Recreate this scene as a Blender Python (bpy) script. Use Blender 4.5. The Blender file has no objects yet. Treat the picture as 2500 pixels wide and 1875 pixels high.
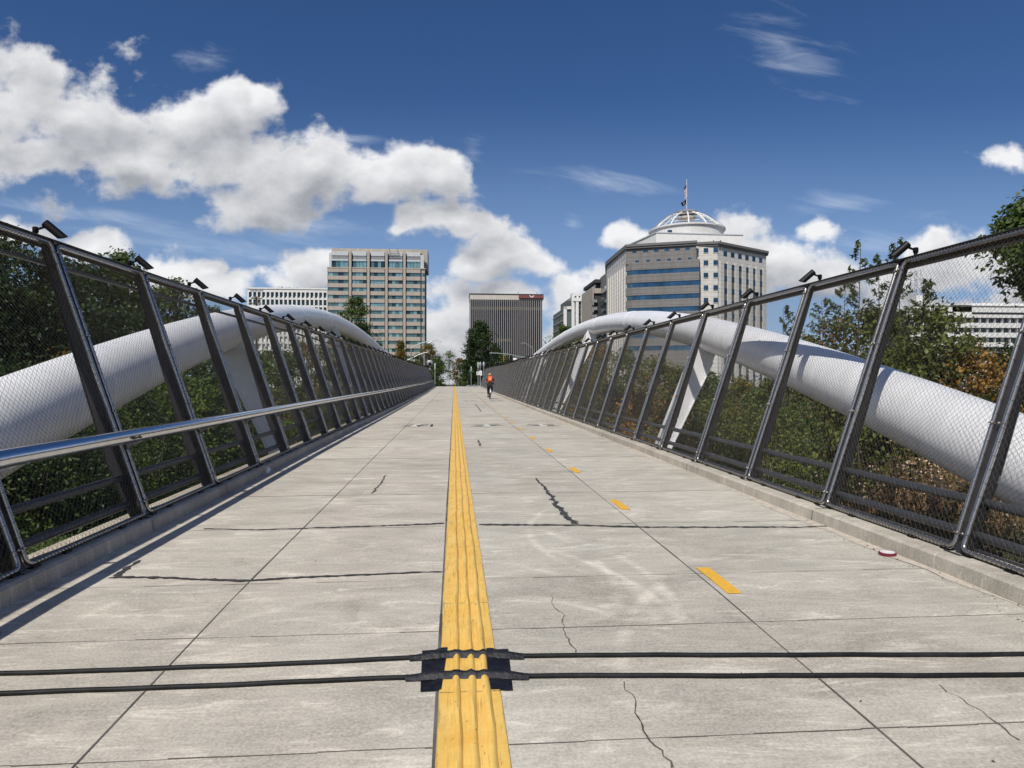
import bpy, math, random
import numpy as np
from math import sin, cos, tan, atan, atan2, pi, radians, sqrt
from mathutils import Vector

# ------------------------------------------------------------------ camera, light, sky
sc = bpy.context.scene
COL = sc.collection
EYE = 1.5                      # eye height over the near deck
F = 1734.0                     # focal length in pixels of a 2500 px wide picture
PSI = radians(4.65)            # camera turned right of the bridge axis
CP, SP = cos(PSI), sin(PSI)
cam = bpy.data.cameras.new('camera')
cam.sensor_width = 36.0
cam.lens = F / 2500 * 36
cam.clip_start = 0.1
cam.clip_end = 6000
camo = bpy.data.objects.new('camera', cam)
camo.location = (0, 0, EYE)
camo.rotation_euler = (radians(90), 0, -PSI)
COL.objects.link(camo)
sc.camera = camo

SUN_EL, SUN_AZ = radians(48.5), radians(26.0)      # azimuth measured left of straight behind the camera
SUN_DIR = Vector((-sin(SUN_AZ) * cos(SUN_EL), -cos(SUN_AZ) * cos(SUN_EL), sin(SUN_EL)))
sun = bpy.data.lights.new('sun', 'SUN')
sun.energy = 4.4
sun.angle = radians(0.53)
sun.color = (1.0, 0.95, 0.87)
suno = bpy.data.objects.new('sun', sun)
suno.rotation_euler = SUN_DIR.to_track_quat('Z', 'Y').to_euler()
COL.objects.link(suno)

sc.view_settings.view_transform = 'Standard'
sc.view_settings.look = 'None'
sc.view_settings.exposure = 0.0
sc.view_settings.gamma = 1.0
sc.view_settings.use_curve_mapping = False
try:
    sc.cycles.max_bounces = 6
    sc.cycles.transparent_max_bounces = 8
    sc.cycles.caustics_reflective = False
    sc.cycles.caustics_refractive = False
    sc.cycles.use_adaptive_sampling = True
    sc.cycles.adaptive_threshold = 0.02
    sc.render.use_persistent_data = False
except Exception:
    pass


class NT:
    """small helper to write node trees"""
    def __init__(self, tree):
        self.t = tree
        self.n = tree.nodes
        self.l = tree.links

    def node(self, typ, ins=None, **props):
        nd = self.n.new(typ)
        for k, v in props.items():
            setattr(nd, k, v)
        for k, v in (ins or {}).items():
            self.put(nd.inputs[k], v)
        return nd

    def put(self, sock, v):
        if isinstance(v, bpy.types.NodeSocket):
            self.l.new(v, sock)
        else:
            sock.default_value = v

    def math(self, op, a, b=None, c=None, clamp=False):
        nd = self.n.new('ShaderNodeMath')
        nd.operation = op
        nd.use_clamp = clamp
        for i, v in enumerate((a, b, c)):
            if v is not None:
                self.put(nd.inputs[i], v)
        return nd.outputs[0]

    def vmath(self, op, a, b=None, c=None):
        nd = self.n.new('ShaderNodeVectorMath')
        nd.operation = op
        for i, v in enumerate((a, b, c)):
            if v is not None:
                self.put(nd.inputs[i], v)
        return nd.outputs['Value'] if op in ('LENGTH', 'DOT_PRODUCT') else nd.outputs[0]

    def mix(self, fac, a, b, blend='MIX'):
        nd = self.n.new('ShaderNodeMix')
        nd.data_type = 'RGBA'
        nd.blend_type = blend
        self.put(nd.inputs[0], fac)
        self.put(nd.inputs[6], a if isinstance(a, bpy.types.NodeSocket) else (*a, 1)[:4])
        self.put(nd.inputs[7], b if isinstance(b, bpy.types.NodeSocket) else (*b, 1)[:4])
        return nd.outputs[2]

    def noise(self, vec, scale, detail=4, rough=0.55, dist=0.0):
        nd = self.node('ShaderNodeTexNoise', {'Scale': scale, 'Detail': detail, 'Roughness': rough, 'Distortion': dist})
        if vec is not None:
            self.l.new(vec, nd.inputs['Vector'])
        return nd.outputs['Fac']

    def step(self, v, a, b, lo=0.0, hi=1.0, smooth=True):
        nd = self.node('ShaderNodeMapRange', {'Value': v, 'From Min': a, 'From Max': b, 'To Min': lo, 'To Max': hi})
        nd.interpolation_type = 'SMOOTHSTEP' if smooth else 'LINEAR'
        return nd.outputs[0]


def build_world():
    w = bpy.data.worlds.new('World')
    sc.world = w
    w.use_nodes = True
    t = NT(w.node_tree)
    t.n.clear()
    out = t.node('ShaderNodeOutputWorld')
    bg = t.node('ShaderNodeBackground')
    t.l.new(bg.outputs[0], out.inputs[0])
    sky = t.node('ShaderNodeTexSky', sky_type='NISHITA', sun_disc=False)
    sky.sun_elevation = SUN_EL
    sky.sun_rotation = atan2(SUN_DIR.x, SUN_DIR.y)
    sky.altitude = 50
    sky.air_density = 1.0
    sky.dust_density = 0.3
    sky.ozone_density = 2.5
    hs = t.node('ShaderNodeHueSaturation', {'Saturation': SKY_SAT, 'Value': 1.0, 'Color': sky.outputs[0]})
    skycol = t.mix(1.0, hs.outputs[0], (SKY_K * SKY_TINT[0], SKY_K * SKY_TINT[1], SKY_K * SKY_TINT[2]), 'MULTIPLY')
    tc = t.node('ShaderNodeTexCoord')
    d = tc.outputs['Generated']
    # direction -> (u, v): tangent plane of the northern sky, fixed in the world
    fy = t.vmath('DOT_PRODUCT', d, (SP, CP, 0))
    fx = t.vmath('DOT_PRODUCT', d, (CP, -SP, 0))
    sz = t.node('ShaderNodeSeparateXYZ', {0: d}).outputs[2]
    fyc = t.math('MAXIMUM', fy, 0.05)
    u = t.math('DIVIDE', fx, fyc)
    v = t.math('DIVIDE', sz, fyc)
    P = t.node('ShaderNodeCombineXYZ', {0: u, 1: v, 2: 0.0}).outputs[0]

    # cumulus: blobs with a ragged, noisy edge
    def blobs(vec, lst, k):
        acc = None
        for cx, cy, rx, ry in lst:
            cu, cv, ru, rv = (cx - 1250) / F, (937.5 - cy) / F, rx / F, ry / F
            e = t.vmath('MULTIPLY_ADD', vec, (1 / ru, 1 / rv, 0), (-cu / ru, -cv / rv, 0))
            ln = t.vmath('LENGTH', e)
            acc = ln if acc is None else t.math('SMOOTH_MIN', acc, ln, k)
        return acc

    def n2d(vec, scale, detail, rough, dist=0.0, out='Fac'):
        nd = t.node('ShaderNodeTexNoise', noise_dimensions='2D')
        t.l.new(vec, nd.inputs['Vector'])
        for nm, vv in (('Scale', scale), ('Detail', detail), ('Roughness', rough), ('Distortion', dist)):
            nd.inputs[nm].default_value = vv
        return nd.outputs[out]
    wv = t.vmath('SUBTRACT', n2d(P, 8.0, 2, 0.5, 0, 'Color'), (0.5, 0.5, 0.5))
    p1 = t.vmath('MULTIPLY_ADD', wv, (0.08, 0.06, 0.0), P)
    acc = blobs(p1, CLOUDS, 0.18)
    Pf = t.vmath('MULTIPLY', P, (1.0, 1.45, 1.0))
    na = n2d(Pf, 8.0, 7, 0.55)
    nb_ = n2d(P, 30.0, 5, 0.55)
    f0 = t.math('MAXIMUM', t.math('SUBTRACT', 1.14, acc), -0.9)
    f0 = t.math('MULTIPLY_ADD', t.math('SUBTRACT', na, 0.5), 2.4, f0)
    f0 = t.math('MULTIPLY_ADD', t.math('SUBTRACT', nb_, 0.5), 0.9, f0)
    alpha = t.step(f0, -0.08, 0.54)
    up = t.vmath('ADD', p1, (-0.012, 0.042, 0))
    accu = blobs(up, [c for c in CLOUDS if c[2] * c[3] > 3000], 0.18)
    nu = n2d(t.vmath('ADD', Pf, (-0.006, 0.030, 0)), 8.0, 5, 0.55)
    lit = t.math('ADD', t.math('MULTIPLY', t.math('SUBTRACT', na, nu), 1.5),
                 t.math('MULTIPLY', t.math('SUBTRACT', accu, acc), 0.50))
    lit = t.math('ADD', lit, t.math('MULTIPLY', t.math('SUBTRACT', na, 0.5), -0.5))
    thick = t.step(f0, 0.15, 0.95)
    lit = t.math('ADD', lit, t.math('MULTIPLY_ADD', thick, -0.26, 0.56), clamp=True)
    ccol = t.mix(lit, (0.36, 0.38, 0.42), (0.90, 0.905, 0.92))
    # thin high cloud, streaked sideways
    acc = None
    for cx, cy, rx, ry, k in CIRRUS:
        cu, cv, ru, rv = (cx - 1250) / F, (937.5 - cy) / F, rx / F, ry / F
        pp = P
        if k:
            rot = t.node('ShaderNodeVectorRotate', {'Vector': P, 'Center': (cu, cv, 0), 'Angle': k})
            rot.rotation_type = 'Z_AXIS'
            pp = rot.outputs[0]
        e = t.vmath('MULTIPLY_ADD', pp, (1 / ru, 1 / rv, 0), (-cu / ru, -cv / rv, 0))
        ln = t.vmath('LENGTH', e)
        acc = ln if acc is None else t.math('MINIMUM', acc, ln)
    st = t.node('ShaderNodeVectorRotate', {'Vector': P, 'Center': (0, 0, 0), 'Angle': 0.16})
    st.rotation_type = 'Z_AXIS'
    sp = t.vmath('MULTIPLY', st.outputs[0], (7.0, 34.0, 1.0))
    n3 = n2d(sp, 1.1, 6, 0.60, 0.35)
    ci = t.math('ADD', t.math('SUBTRACT', 0.75, acc), t.math('MULTIPLY', t.math('SUBTRACT', n3, 0.5), 2.6))
    ci = t.step(ci, -0.2, 1.5, 0.0, 0.50)
    col = t.mix(ci, skycol, (0.66, 0.73, 0.84))
    # whitish air low over the town
    low = t.step(v, 0.42, 0.0, 0.0, 0.66)
    col = t.mix(low, col, (0.33, 0.49, 0.76))
    front = t.step(fy, 0.06, 0.12)
    col = t.mix(t.math('MULTIPLY', alpha, front), col, ccol)
    # scattered cloud in the half of the sky behind the viewer (seen in windows and steel)
    nb = t.noise(t.vmath('MULTIPLY', d, (1, 1, 2.2)), 2.6, 4, 0.6)
    ab = t.math('MULTIPLY', t.step(nb, 0.50, 0.66), t.math('SUBTRACT', 1.0, front))
    col = t.mix(ab, col, (0.80, 0.82, 0.86))
    t.l.new(col, bg.inputs[0])
    bg.inputs[1].default_value = 1.0
    try:
        w.cycles.sampling_method = 'MANUAL'
        w.cycles.sample_map_resolution = 256
    except Exception:
        pass


SKY_SAT = 1.22
SKY_K = 0.072
SKY_TINT = (0.78, 0.80, 0.98)
CLOUDS = [  # centre and radii, in the tangent plane (pixels of a 2500 px wide view)
    (30, 270, 200, 140), (170, 300, 200, 130), (300, 370, 270, 95), (90, 400, 250, 75), (470, 300, 130, 70), (570, 265, 120, 80),
    (630, 240, 60, 50), (560, 400, 280, 95), (640, 490, 150, 75), (760, 420, 210, 85), (920, 425, 210, 74), (1050, 432, 100, 44),
    (1030, 528, 120, 56), (1130, 548, 85, 38), (985, 545, 60, 28),
    (1200, 630, 140, 66), (1300, 650, 90, 50), (1130, 645, 80, 42),
    (1160, 740, 190, 60), (1370, 700, 110, 72), (1410, 780, 100, 120), (1270, 730, 190, 60), (1130, 840, 170, 70), (1060, 800, 80, 70), (1120, 920, 240, 40),
    (750, 660, 110, 55), (670, 690, 80, 32), (420, 670, 90, 45), (520, 700, 140, 40), (30, 560, 70, 42), (200, 605, 75, 40), (330, 700, 180, 40),
    (1545, 568, 90, 42), (1800, 590, 120, 74), (1900, 640, 160, 76), (2000, 555, 64, 42), (1700, 640, 90, 50), (2030, 660, 70, 50),
    (2450, 385, 80, 28), (2330, 670, 200, 66), (2490, 650, 160, 80), (2330, 760, 260, 40), (2600, 740, 300, 70),
    (500, 650, 40, 25),
    (-200, 330, 240, 150), (-400, 420, 300, 120), (2900, 560, 260, 90),
]
CIRRUS = [
    (1470, 445, 190, 44, 0.14), (2040, 500, 170, 36, -0.05), (1920, 115, 180, 95, 0.5), (480, 590, 420, 46, 0.16), (180, 520, 260, 30, 0.1), (700, 570, 200, 40, 0.05),
    (500, 150, 90, 40, 0.0), (860, 340, 90, 18, 0.1), (2100, 600, 300, 70, -0.1), (700, 540, 330, 40, 0.1), (1560, 600, 110, 16, 0.0), (1153, 367, 46, 34, 0.3), (1398, 547, 36, 28, 0.2), (740, 555, 200, 50, 0.0),
]
build_world()

# ------------------------------------------------------------------ mapping helpers
DKY = [-30, -3, 0, 2.8, 5, 8, 11, 14, 17.3, 20.3, 29.4, 38.6, 50.7, 66, 85, 106, 109, 140, 400]
DKD = [1.95, 1.64, 1.57, 1.475, 1.415, 1.392, 1.363, 1.333, 1.309, 1.287, 1.23, 1.157, 1.035, 0.90, 0.64, 0.37, 0.36, 0.55, 0.9]


def deckz(y):
    return EYE - float(np.interp(y, DKY, DKD))


def at(px, py, D):
    """world point seen at pixel (px, py) of the 2500 px frame, D metres ahead of the camera"""
    xc = (px - 1250) / F * D
    z = (937.5 - py) / F * D
    return Vector((D * SP + xc * CP, D * CP - xc * SP, EYE + z))


def at_y(px, py, Y):
    b = atan((px - 1250) / F) + PSI
    X = Y * tan(b)
    return at(px, py, Y * CP + X * SP)


def on_deck(px, py):
    Y = 10.0
    for _ in range(60):
        D = (EYE - deckz(Y)) * F / (py - 937.5)
        b = atan((px - 1250) / F) + PSI
        Yn = D / (CP + tan(b) * SP)
        Y = 0.5 * Y + 0.5 * Yn
    return Vector((Y * tan(b), Y, deckz(Y)))


# ------------------------------------------------------------------ object helpers
def wloc(o):
    v = Vector((0, 0, 0))
    while o is not None:
        v += o.location
        o = o.parent
    return v


class MB:
    """collects shapes and links them as one mesh object"""
    def __init__(self):
        self.v, self.f, self.m = [], [], []
        self.mi = 0

    def face(self, idx):
        self.f.append(idx)
        self.m.append(self.mi)

    def quad(self, a, b, c, d):
        n = len(self.v)
        self.v += [tuple(a), tuple(b), tuple(c), tuple(d)]
        self.face((n, n + 1, n + 2, n + 3))

    def box(self, x0, x1, y0, y1, z0, z1):
        self.obox(Vector(((x0 + x1) / 2, (y0 + y1) / 2, (z0 + z1) / 2)), (1, 0, 0), (0, 1, 0), (0, 0, 1), abs(x1 - x0) / 2, abs(y1 - y0) / 2, abs(z1 - z0) / 2)

    def obox(self, c, ax, ay, az, hx, hy, hz, tx=1.0, ty=1.0):
        c, ax, ay, az = Vector(c), Vector(ax), Vector(ay), Vector(az)
        n = len(self.v)
        for k in (-1, 1):
            sx, sy = (tx, ty) if k > 0 else (1, 1)
            for i, j in ((-1, -1), (1, -1), (1, 1), (-1, 1)):
                self.v.append(tuple(c + ax * hx * i * sx + ay * hy * j * sy + az * hz * k))
        for q in ((3, 2, 1, 0), (4, 5, 6, 7), (0, 1, 5, 4), (1, 2, 6, 5), (2, 3, 7, 6), (3, 0, 4, 7)):
            self.face(tuple(n + i for i in q))

    def prism(self, pts, e):
        """closed outline pts (3d) pushed along vector e"""
        n, k = len(self.v), len(pts)
        e = Vector(e)
        self.v += [tuple(Vector(p)) for p in pts] + [tuple(Vector(p) + e) for p in pts]
        self.face(tuple(range(n + k - 1, n - 1, -1)))
        self.face(tuple(range(n + k, n + 2 * k)))
        for i in range(k):
            j = (i + 1) % k
            self.face((n + i, n + j, n + k + j, n + k + i))

    def tube(self, pts, r, seg=8, caps=True):
        pts = [Vector(p) for p in pts]
        k = len(pts)
        rs = r if hasattr(r, '__len__') else [r] * k
        n = len(self.v)
        prev = None
        for i, p in enumerate(pts):
            t = (pts[min(i + 1, k - 1)] - pts[max(i - 1, 0)])
            t = t.normalized() if t.length > 1e-9 else Vector((0, 0, 1))
            if prev is None:
                a = t.orthogonal().normalized()
            else:
                a = (prev - t * prev.dot(t))
                a = a.normalized() if a.length > 1e-6 else t.orthogonal().normalized()
            prev = a
            b = t.cross(a)
            for s in range(seg):
                an = 2 * pi * s / seg
                self.v.append(tuple(p + (a * cos(an) + b * sin(an)) * rs[i]))
        for i in range(k - 1):
            for s in range(seg):
                s2 = (s + 1) % seg
                self.face((n + i * seg + s, n + i * seg + s2, n + (i + 1) * seg + s2, n + (i + 1) * seg + s))
        if caps:
            self.face(tuple(n + s for s in range(seg - 1, -1, -1)))
            self.face(tuple(n + (k - 1) * seg + s for s in range(seg)))

    def lathe(self, c, prof, seg=24, axis=None):
        """profile of (radius, height) about the vertical through c (or about axis)"""
        c = Vector(c)
        az = Vector(axis).normalized() if axis is not None else Vector((0, 0, 1))
        ax = az.orthogonal().normalized() if axis is not None else Vector((1, 0, 0))
        ay = az.cross(ax)
        n, k = len(self.v), len(prof)
        for r, h in prof:
            for s in range(seg):
                an = 2 * pi * s / seg
                self.v.append(tuple(c + (ax * cos(an) + ay * sin(an)) * r + az * h))
        for i in range(k - 1):
            for s in range(seg):
                s2 = (s + 1) % seg
                self.face((n + i * seg + s, n + i * seg + s2, n + (i + 1) * seg + s2, n + (i + 1) * seg + s))
        self.face(tuple(n + s for s in range(seg - 1, -1, -1)))
        self.face(tuple(n + (k - 1) * seg + s for s in range(seg)))

    def ball(self, c, r, seg=10, rings=6, sx=1, sy=1, sz=1):
        c = Vector(c)
        prof = [(sin(pi * i / rings), -cos(pi * i / rings)) for i in range(rings + 1)]
        n = len(self.v)
        for pr, ph in prof:
            for s in range(seg):
                an = 2 * pi * s / seg
                self.v.append((c.x + max(pr, 1e-4) * cos(an) * r * sx, c.y + max(pr, 1e-4) * sin(an) * r * sy, c.z + ph * r * sz))
        for i in range(rings):
            for s in range(seg):
                s2 = (s + 1) % seg
                self.face((n + i * seg + s, n + i * seg + s2, n + (i + 1) * seg + s2, n + (i + 1) * seg + s))

    def build(self, name, mats, parent=None, smooth=False, bevel=0, local=False, loc=None):
        o = None
        me = bpy.data.meshes.new(name)
        base = Vector((0, 0, 0))
        if not local:
            if parent is not None:
                base = wloc(parent)
            if loc is not None:
                base = base + Vector(loc)
        vs = self.v if base.length == 0 else [(x - base.x, y - base.y, z - base.z) for x, y, z in self.v]
        me.from_pydata(vs, [], self.f)
        if not isinstance(mats, (list, tuple)):
            mats = [mats]
        for m in mats:
            me.materials.append(m)
        if len(mats) > 1:
            me.polygons.foreach_set('material_index', self.m)
        if smooth:
            me.polygons.foreach_set('use_smooth', [True] * len(self.f))
            if smooth != 'full':
                try:
                    me.set_sharp_from_angle(angle=radians(40))
                except Exception:
                    pass
        me.update()
        o = bpy.data.objects.new(name, me)
        COL.objects.link(o)
        if parent is not None:
            o.parent = parent
        if loc is not None:
            o.location = loc
        if bevel:
            b = o.modifiers.new('bevel', 'BEVEL')
            b.width = bevel
            b.segments = 2
            b.limit_method = 'ANGLE'
            b.angle_limit = radians(35)
        return o


def tag(o, label=None, cat=None, group=None, kind=None):
    if label:
        o['label'] = label
    if cat:
        o['category'] = cat
    if group:
        o['group'] = group
    if kind:
        o['kind'] = kind
    return o


def thing(name, loc, label, cat, group=None, rz=0.0):
    o = bpy.data.objects.new(name, None)
    o.empty_display_size = 0.3
    o.location = loc
    o.rotation_euler = (0, 0, rz)
    COL.objects.link(o)
    return tag(o, label, cat, group)


def copy_tree(o, parent=None):
    c = o.copy()
    COL.objects.link(c)
    c.parent = parent
    for ch in list(o.children):
        copy_tree(ch, c)
    return c


# ------------------------------------------------------------------ materials
def mat(name, col, rough=0.6, metal=0.0, spec=0.5, n_scale=0, n_amp=0.0, bump=0.0, bump_scale=60, coords='Object', trans=None, stretch=None, sat=None):
    m = bpy.data.materials.new(name)
    m.use_nodes = True
    t = NT(m.node_tree)
    b = t.n['Principled BSDF']
    b.inputs['Roughness'].default_value = rough
    b.inputs['Metallic'].default_value = metal
    b.inputs['Specular IOR Level'].default_value = spec
    b.inputs['Base Color'].default_value = (*col, 1)
    tc = t.node('ShaderNodeTexCoord')
    vec = tc.outputs[coords]
    if stretch:
        vec = t.vmath('MULTIPLY', vec, stretch)
    if n_amp:
        n = t.noise(vec, n_scale, 6, 0.6)
        k = t.step(n, 0.3, 0.7, 1 - n_amp, 1 + n_amp, False)
        c = t.vmath('SCALE', (*col,))
        sn = t.n[-1]
        t.l.new(k, sn.inputs['Scale'])
        t.l.new(c, b.inputs['Base Color'])
    if bump:
        n = t.noise(vec, bump_scale, 5, 0.6)
        bp = t.node('ShaderNodeBump', {'Strength': bump, 'Distance': 0.02, 'Height': n})
        t.l.new(bp.outputs[0], b.inputs['Normal'])
    return m


def leaf_mat(name, c1, c2, c3=None, f3=0.0, sunny=0.35):
    """leaves: a spread of greens from leaf to leaf and clump to clump, some light let through"""
    m = bpy.data.materials.new(name)
    m.use_nodes = True
    t = NT(m.node_tree)
    b = t.n['Principled BSDF']
    out = t.n['Material Output']
    geo = t.node('ShaderNodeNewGeometry')
    tc = t.node('ShaderNodeTexCoord')
    rnd = geo.outputs['Random Per Island']
    n = t.noise(tc.outputs['Object'], 0.9, 4, 0.6)
    k = t.math('ADD', t.math('MULTIPLY', rnd, 0.55), t.math('MULTIPLY', t.step(n, 0.32, 0.68), 0.45))
    c = t.mix(k, c1, c2)
    if c3:
        n2 = t.noise(tc.outputs['Object'], 0.55, 3, 0.5)
        r2 = t.math('FRACT', t.math('MULTIPLY', rnd, 37.7))
        h = t.math('ADD', t.math('MULTIPLY', r2, 0.45), t.math('MULTIPLY', n2, 0.8))
        c = t.mix(t.step(h, 0.95 - f3, 1.05 - f3), c, c3)
    t.l.new(c, b.inputs['Base Color'])
    b.inputs['Roughness'].default_value = 0.5
    b.inputs['Specular IOR Level'].default_value = 0.35
    tr = t.node('ShaderNodeBsdfTranslucent')
    cc = t.mix(1.0, c, (1.0, 1.1, 0.5), 'MULTIPLY')
    t.l.new(cc, tr.inputs[0])
    mx = t.node('ShaderNodeMixShader', {0: sunny})
    t.l.new(b.outputs[0], mx.inputs[1])
    t.l.new(tr.outputs[0], mx.inputs[2])
    t.l.new(mx.outputs[0], out.inputs[0])
    return m


M = {}
M['post'] = mat('dark_grey_paint', (0.036, 0.036, 0.039), 0.45, 0.0, 0.5, 6, 0.2)
M['fin'] = mat('charcoal_paint', (0.016, 0.016, 0.018), 0.55, 0.0, 0.35, 6, 0.15)
M['black'] = mat('black_paint', (0.005, 0.005, 0.0055), 0.5, 0.0, 0.25)
M['steel'] = mat('brushed_stainless', (0.42, 0.395, 0.365), 0.26, 0.9, 0.5, 30, 0.10, 0.02, 200)
M['wire'] = mat('stainless_wire', (0.20, 0.185, 0.165), 0.36, 0.9)
M['rail'] = mat('polished_stainless', (0.60, 0.61, 0.63), 0.13, 1.0, 0.5, 12, 0.08, 0.015, 120)
M['rail_pipe'] = mat('grey_pipe_paint', (0.045, 0.049, 0.055), 0.42, 0.0, 0.5, 8, 0.1)
M['glass'] = mat('teal_glass', (0.16, 0.27, 0.28), 0.06, 0.75, 0.6, 0.25, 0.35, 0.25, 0.22)
M['glass_dark'] = mat('dark_glass', (0.045, 0.050, 0.062), 0.10, 0.5, 0.5)
M['glass_blue'] = mat('blue_glass', (0.10, 0.22, 0.34), 0.05, 0.8, 0.6)
M['white_paint'] = mat('white_paint', (0.78, 0.78, 0.77), 0.45, 0, 0.4, 3, 0.06)
M['bark'] = mat('bark', (0.075, 0.058, 0.045), 0.85, 0, 0.2, 9, 0.35, 0.5, 40)
M['bark_pale'] = mat('pale_bark', (0.30, 0.27, 0.23), 0.8, 0, 0.2, 7, 0.3)
M['galv'] = mat('galvanised_steel', (0.33, 0.34, 0.35), 0.5, 0.6, 0.5, 5, 0.12)
M['rubber'] = mat('black_rubber', (0.010, 0.010, 0.0105), 0.6, 0, 0.25, 9, 0.8)
M['tape'] = mat('black_tape', (0.010, 0.011, 0.016), 0.5, 0, 0.3, 22, 0.7, 0.5, 26)
M['tar'] = mat('crack_sealant', (0.055, 0.052, 0.052), 0.7, 0, 0.3, 9, 0.3)
M['joint'] = mat('joint_dirt', (0.115, 0.108, 0.098), 0.9, 0, 0.2, 2.0, 0.5)  # flat dark tone for saw cuts, seams and hairline cracks


def arch_paint():
    m = mat('silver_white_steel_paint', (0.84, 0.84, 0.84), 0.32, 0.0, 0.5)
    t = NT(m.node_tree)
    b = t.n['Principled BSDF']
    tc = t.node('ShaderNodeTexCoord')
    v = tc.outputs['Object']
    n = t.noise(t.vmath('MULTIPLY', v, (1.2, 5.0, 1.2)), 1.0, 5, 0.6)
    n2 = t.noise(v, 14, 5, 0.6)
    k = t.math('ADD', t.step(n, 0.3, 0.7, 0.89, 1.03, False), t.math('MULTIPLY', t.math('SUBTRACT', n2, 0.5), 0.06))
    c = t.n.new('ShaderNodeVectorMath')
    c.operation = 'SCALE'
    c.inputs[0].default_value = (0.84, 0.84, 0.84)
    t.l.new(k, c.inputs['Scale'])
    t.l.new(c.outputs[0], b.inputs['Base Color'])
    t.l.new(t.step(n2, 0.3, 0.7, 0.30, 0.36, False), b.inputs['Roughness'])
    return m


M['arch'] = arch_paint()


def concrete(name, col, panel=True):
    m = bpy.data.materials.new(name)
    m.use_nodes = True
    t = NT(m.node_tree)
    b = t.n['Principled BSDF']
    tc = t.node('ShaderNodeTexCoord')
    v = tc.outputs['Object']
    big = t.noise(v, 0.45, 5, 0.6, 0.4)
    mid = t.noise(t.vmath('MULTIPLY', v, (0.9, 1.7, 1)), 1.5, 7, 0.70, 0.6)
    brm = t.noise(t.vmath('MULTIPLY', v, (2.2, 26, 1)), 2.0, 6, 0.7, 0.3)
    fine = t.noise(v, 70, 4, 0.7)
    k = t.math('ADD', t.step(big, 0.3, 0.7, -0.13, 0.13, False), t.step(mid, 0.3, 0.7, -0.20, 0.20, False))
    k = t.math('ADD', k, t.step(brm, 0.3, 0.7, -0.10, 0.10, False))
    k = t.math('ADD', k, t.step(fine, 0.3, 0.7, -0.26, 0.26, False))
    # pale laitance scuffs: stretched across the deck by the broom
    sc_ = t.noise(t.vmath('MULTIPLY', v, (1.2, 5.0, 1)), 1.5, 8, 0.75, 0.8)
    k = t.math('ADD', k, t.step(sc_, 0.52, 0.66, 0.0, 0.38))
    # slab to slab tone
    sx = t.node('ShaderNodeSeparateXYZ', {0: v})
    cell = t.math('FLOOR', t.math('DIVIDE', t.math('SUBTRACT', sx.outputs[1], 5.15), 1.97))
    side = t.math('GREATER_THAN', sx.outputs[0], 0.07)
    side2 = t.math('GREATER_THAN', sx.outputs[0], 1.80)
    wn = t.node('ShaderNodeTexWhiteNoise', {'Vector': t.node('ShaderNodeCombineXYZ', {0: t.math('ADD', side, side2), 1: cell, 2: 0.0}).outputs[0]})
    k = t.math('ADD', k, t.math('MULTIPLY', t.math('SUBTRACT', wn.outputs[0], 0.5), 0.13))
    # tyre scuff arcs (old turning marks), right half of the deck
    if panel:
        for cx, cy, r, wd, y0, y1 in ((-1.6, 4.9, 3.05, 0.07, 4.0, 6.9), (-1.2, 4.6, 2.45, 0.08, 4.0, 6.4), (-2.4, 5.3, 3.55, 0.06, 4.3, 7.2), (-0.6, 4.2, 1.7, 0.07, 4.2, 5.8), (3.9, 3.0, 3.1, 0.07, 3.0, 5.4), (-1.5, 4.3, 2.85, 0.05, 4.0, 6.0), (3.6, 6.5, 2.9, 0.06, 5.0, 8.4), (-0.2, 3.4, 1.5, 0.06, 3.6, 5.0)):
            dv = t.vmath('SUBTRACT', v, (cx, cy, 0))
            dv = t.vmath('MULTIPLY', dv, (1, 1, 0))
            ln = t.vmath('LENGTH', dv)
            off = t.math('ABSOLUTE', t.math('SUBTRACT', ln, r))
            a = t.step(off, wd, 0.0)
            a = t.math('MULTIPLY', a, t.step(sx.outputs[1], y0, y0 + 0.7))
            a = t.math('MULTIPLY', a, t.step(sx.outputs[1], y1, y1 - 0.7))
            a = t.math('MULTIPLY', a, t.step(mid, 0.36, 0.58))
            k = t.math('ADD', k, t.math('MULTIPLY', a, 0.26))
    # small dark specks
    vo = t.node('ShaderNodeTexVoronoi', {'Vector': v, 'Scale': 2.1})
    vs = t.step(vo.outputs['Distance'], 0.030, 0.012)
    k = t.math('SUBTRACT', k, t.math('MULTIPLY', vs, 0.35))
    k = t.math('ADD', k, 1.0)
    c = t.n.new('ShaderNodeVectorMath')
    c.operation = 'SCALE'
    cool = (col[0] * 0.93, col[1] * 0.955, col[2] * 0.97)
    warm = t.mix(t.math('ADD', t.math('MULTIPLY', side, 0.6), t.step(big, 0.38, 0.62, -0.3, 0.4)), col, cool)
    st_ = t.noise(t.vmath('MULTIPLY', v, (1.0, 0.6, 1)), 1.1, 5, 0.62, 0.8)
    warm = t.mix(t.step(st_, 0.60, 0.72, 0.0, 0.30), warm, (col[0] * 0.62, col[1] * 0.60, col[2] * 0.56))
    t.l.new(warm, c.inputs[0])
    t.l.new(k, c.inputs['Scale'])
    t.l.new(c.outputs[0], b.inputs['Base Color'])
    b.inputs['Roughness'].default_value = 0.85
    b.inputs['Specular IOR Level'].default_value = 0.3
    h = t.math('ADD', t.math('MULTIPLY', fine, 0.6), t.math('MULTIPLY', brm, 0.8))
    bp = t.node('ShaderNodeBump', {'Strength': 0.30, 'Distance': 0.004, 'Height': h})
    t.l.new(bp.outputs[0], b.inputs['Normal'])
    return m


M['deck'] = concrete('deck_concrete', (0.470, 0.430, 0.362))
M['curb'] = concrete('curb_concrete', (0.44, 0.395, 0.325), False)


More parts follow.
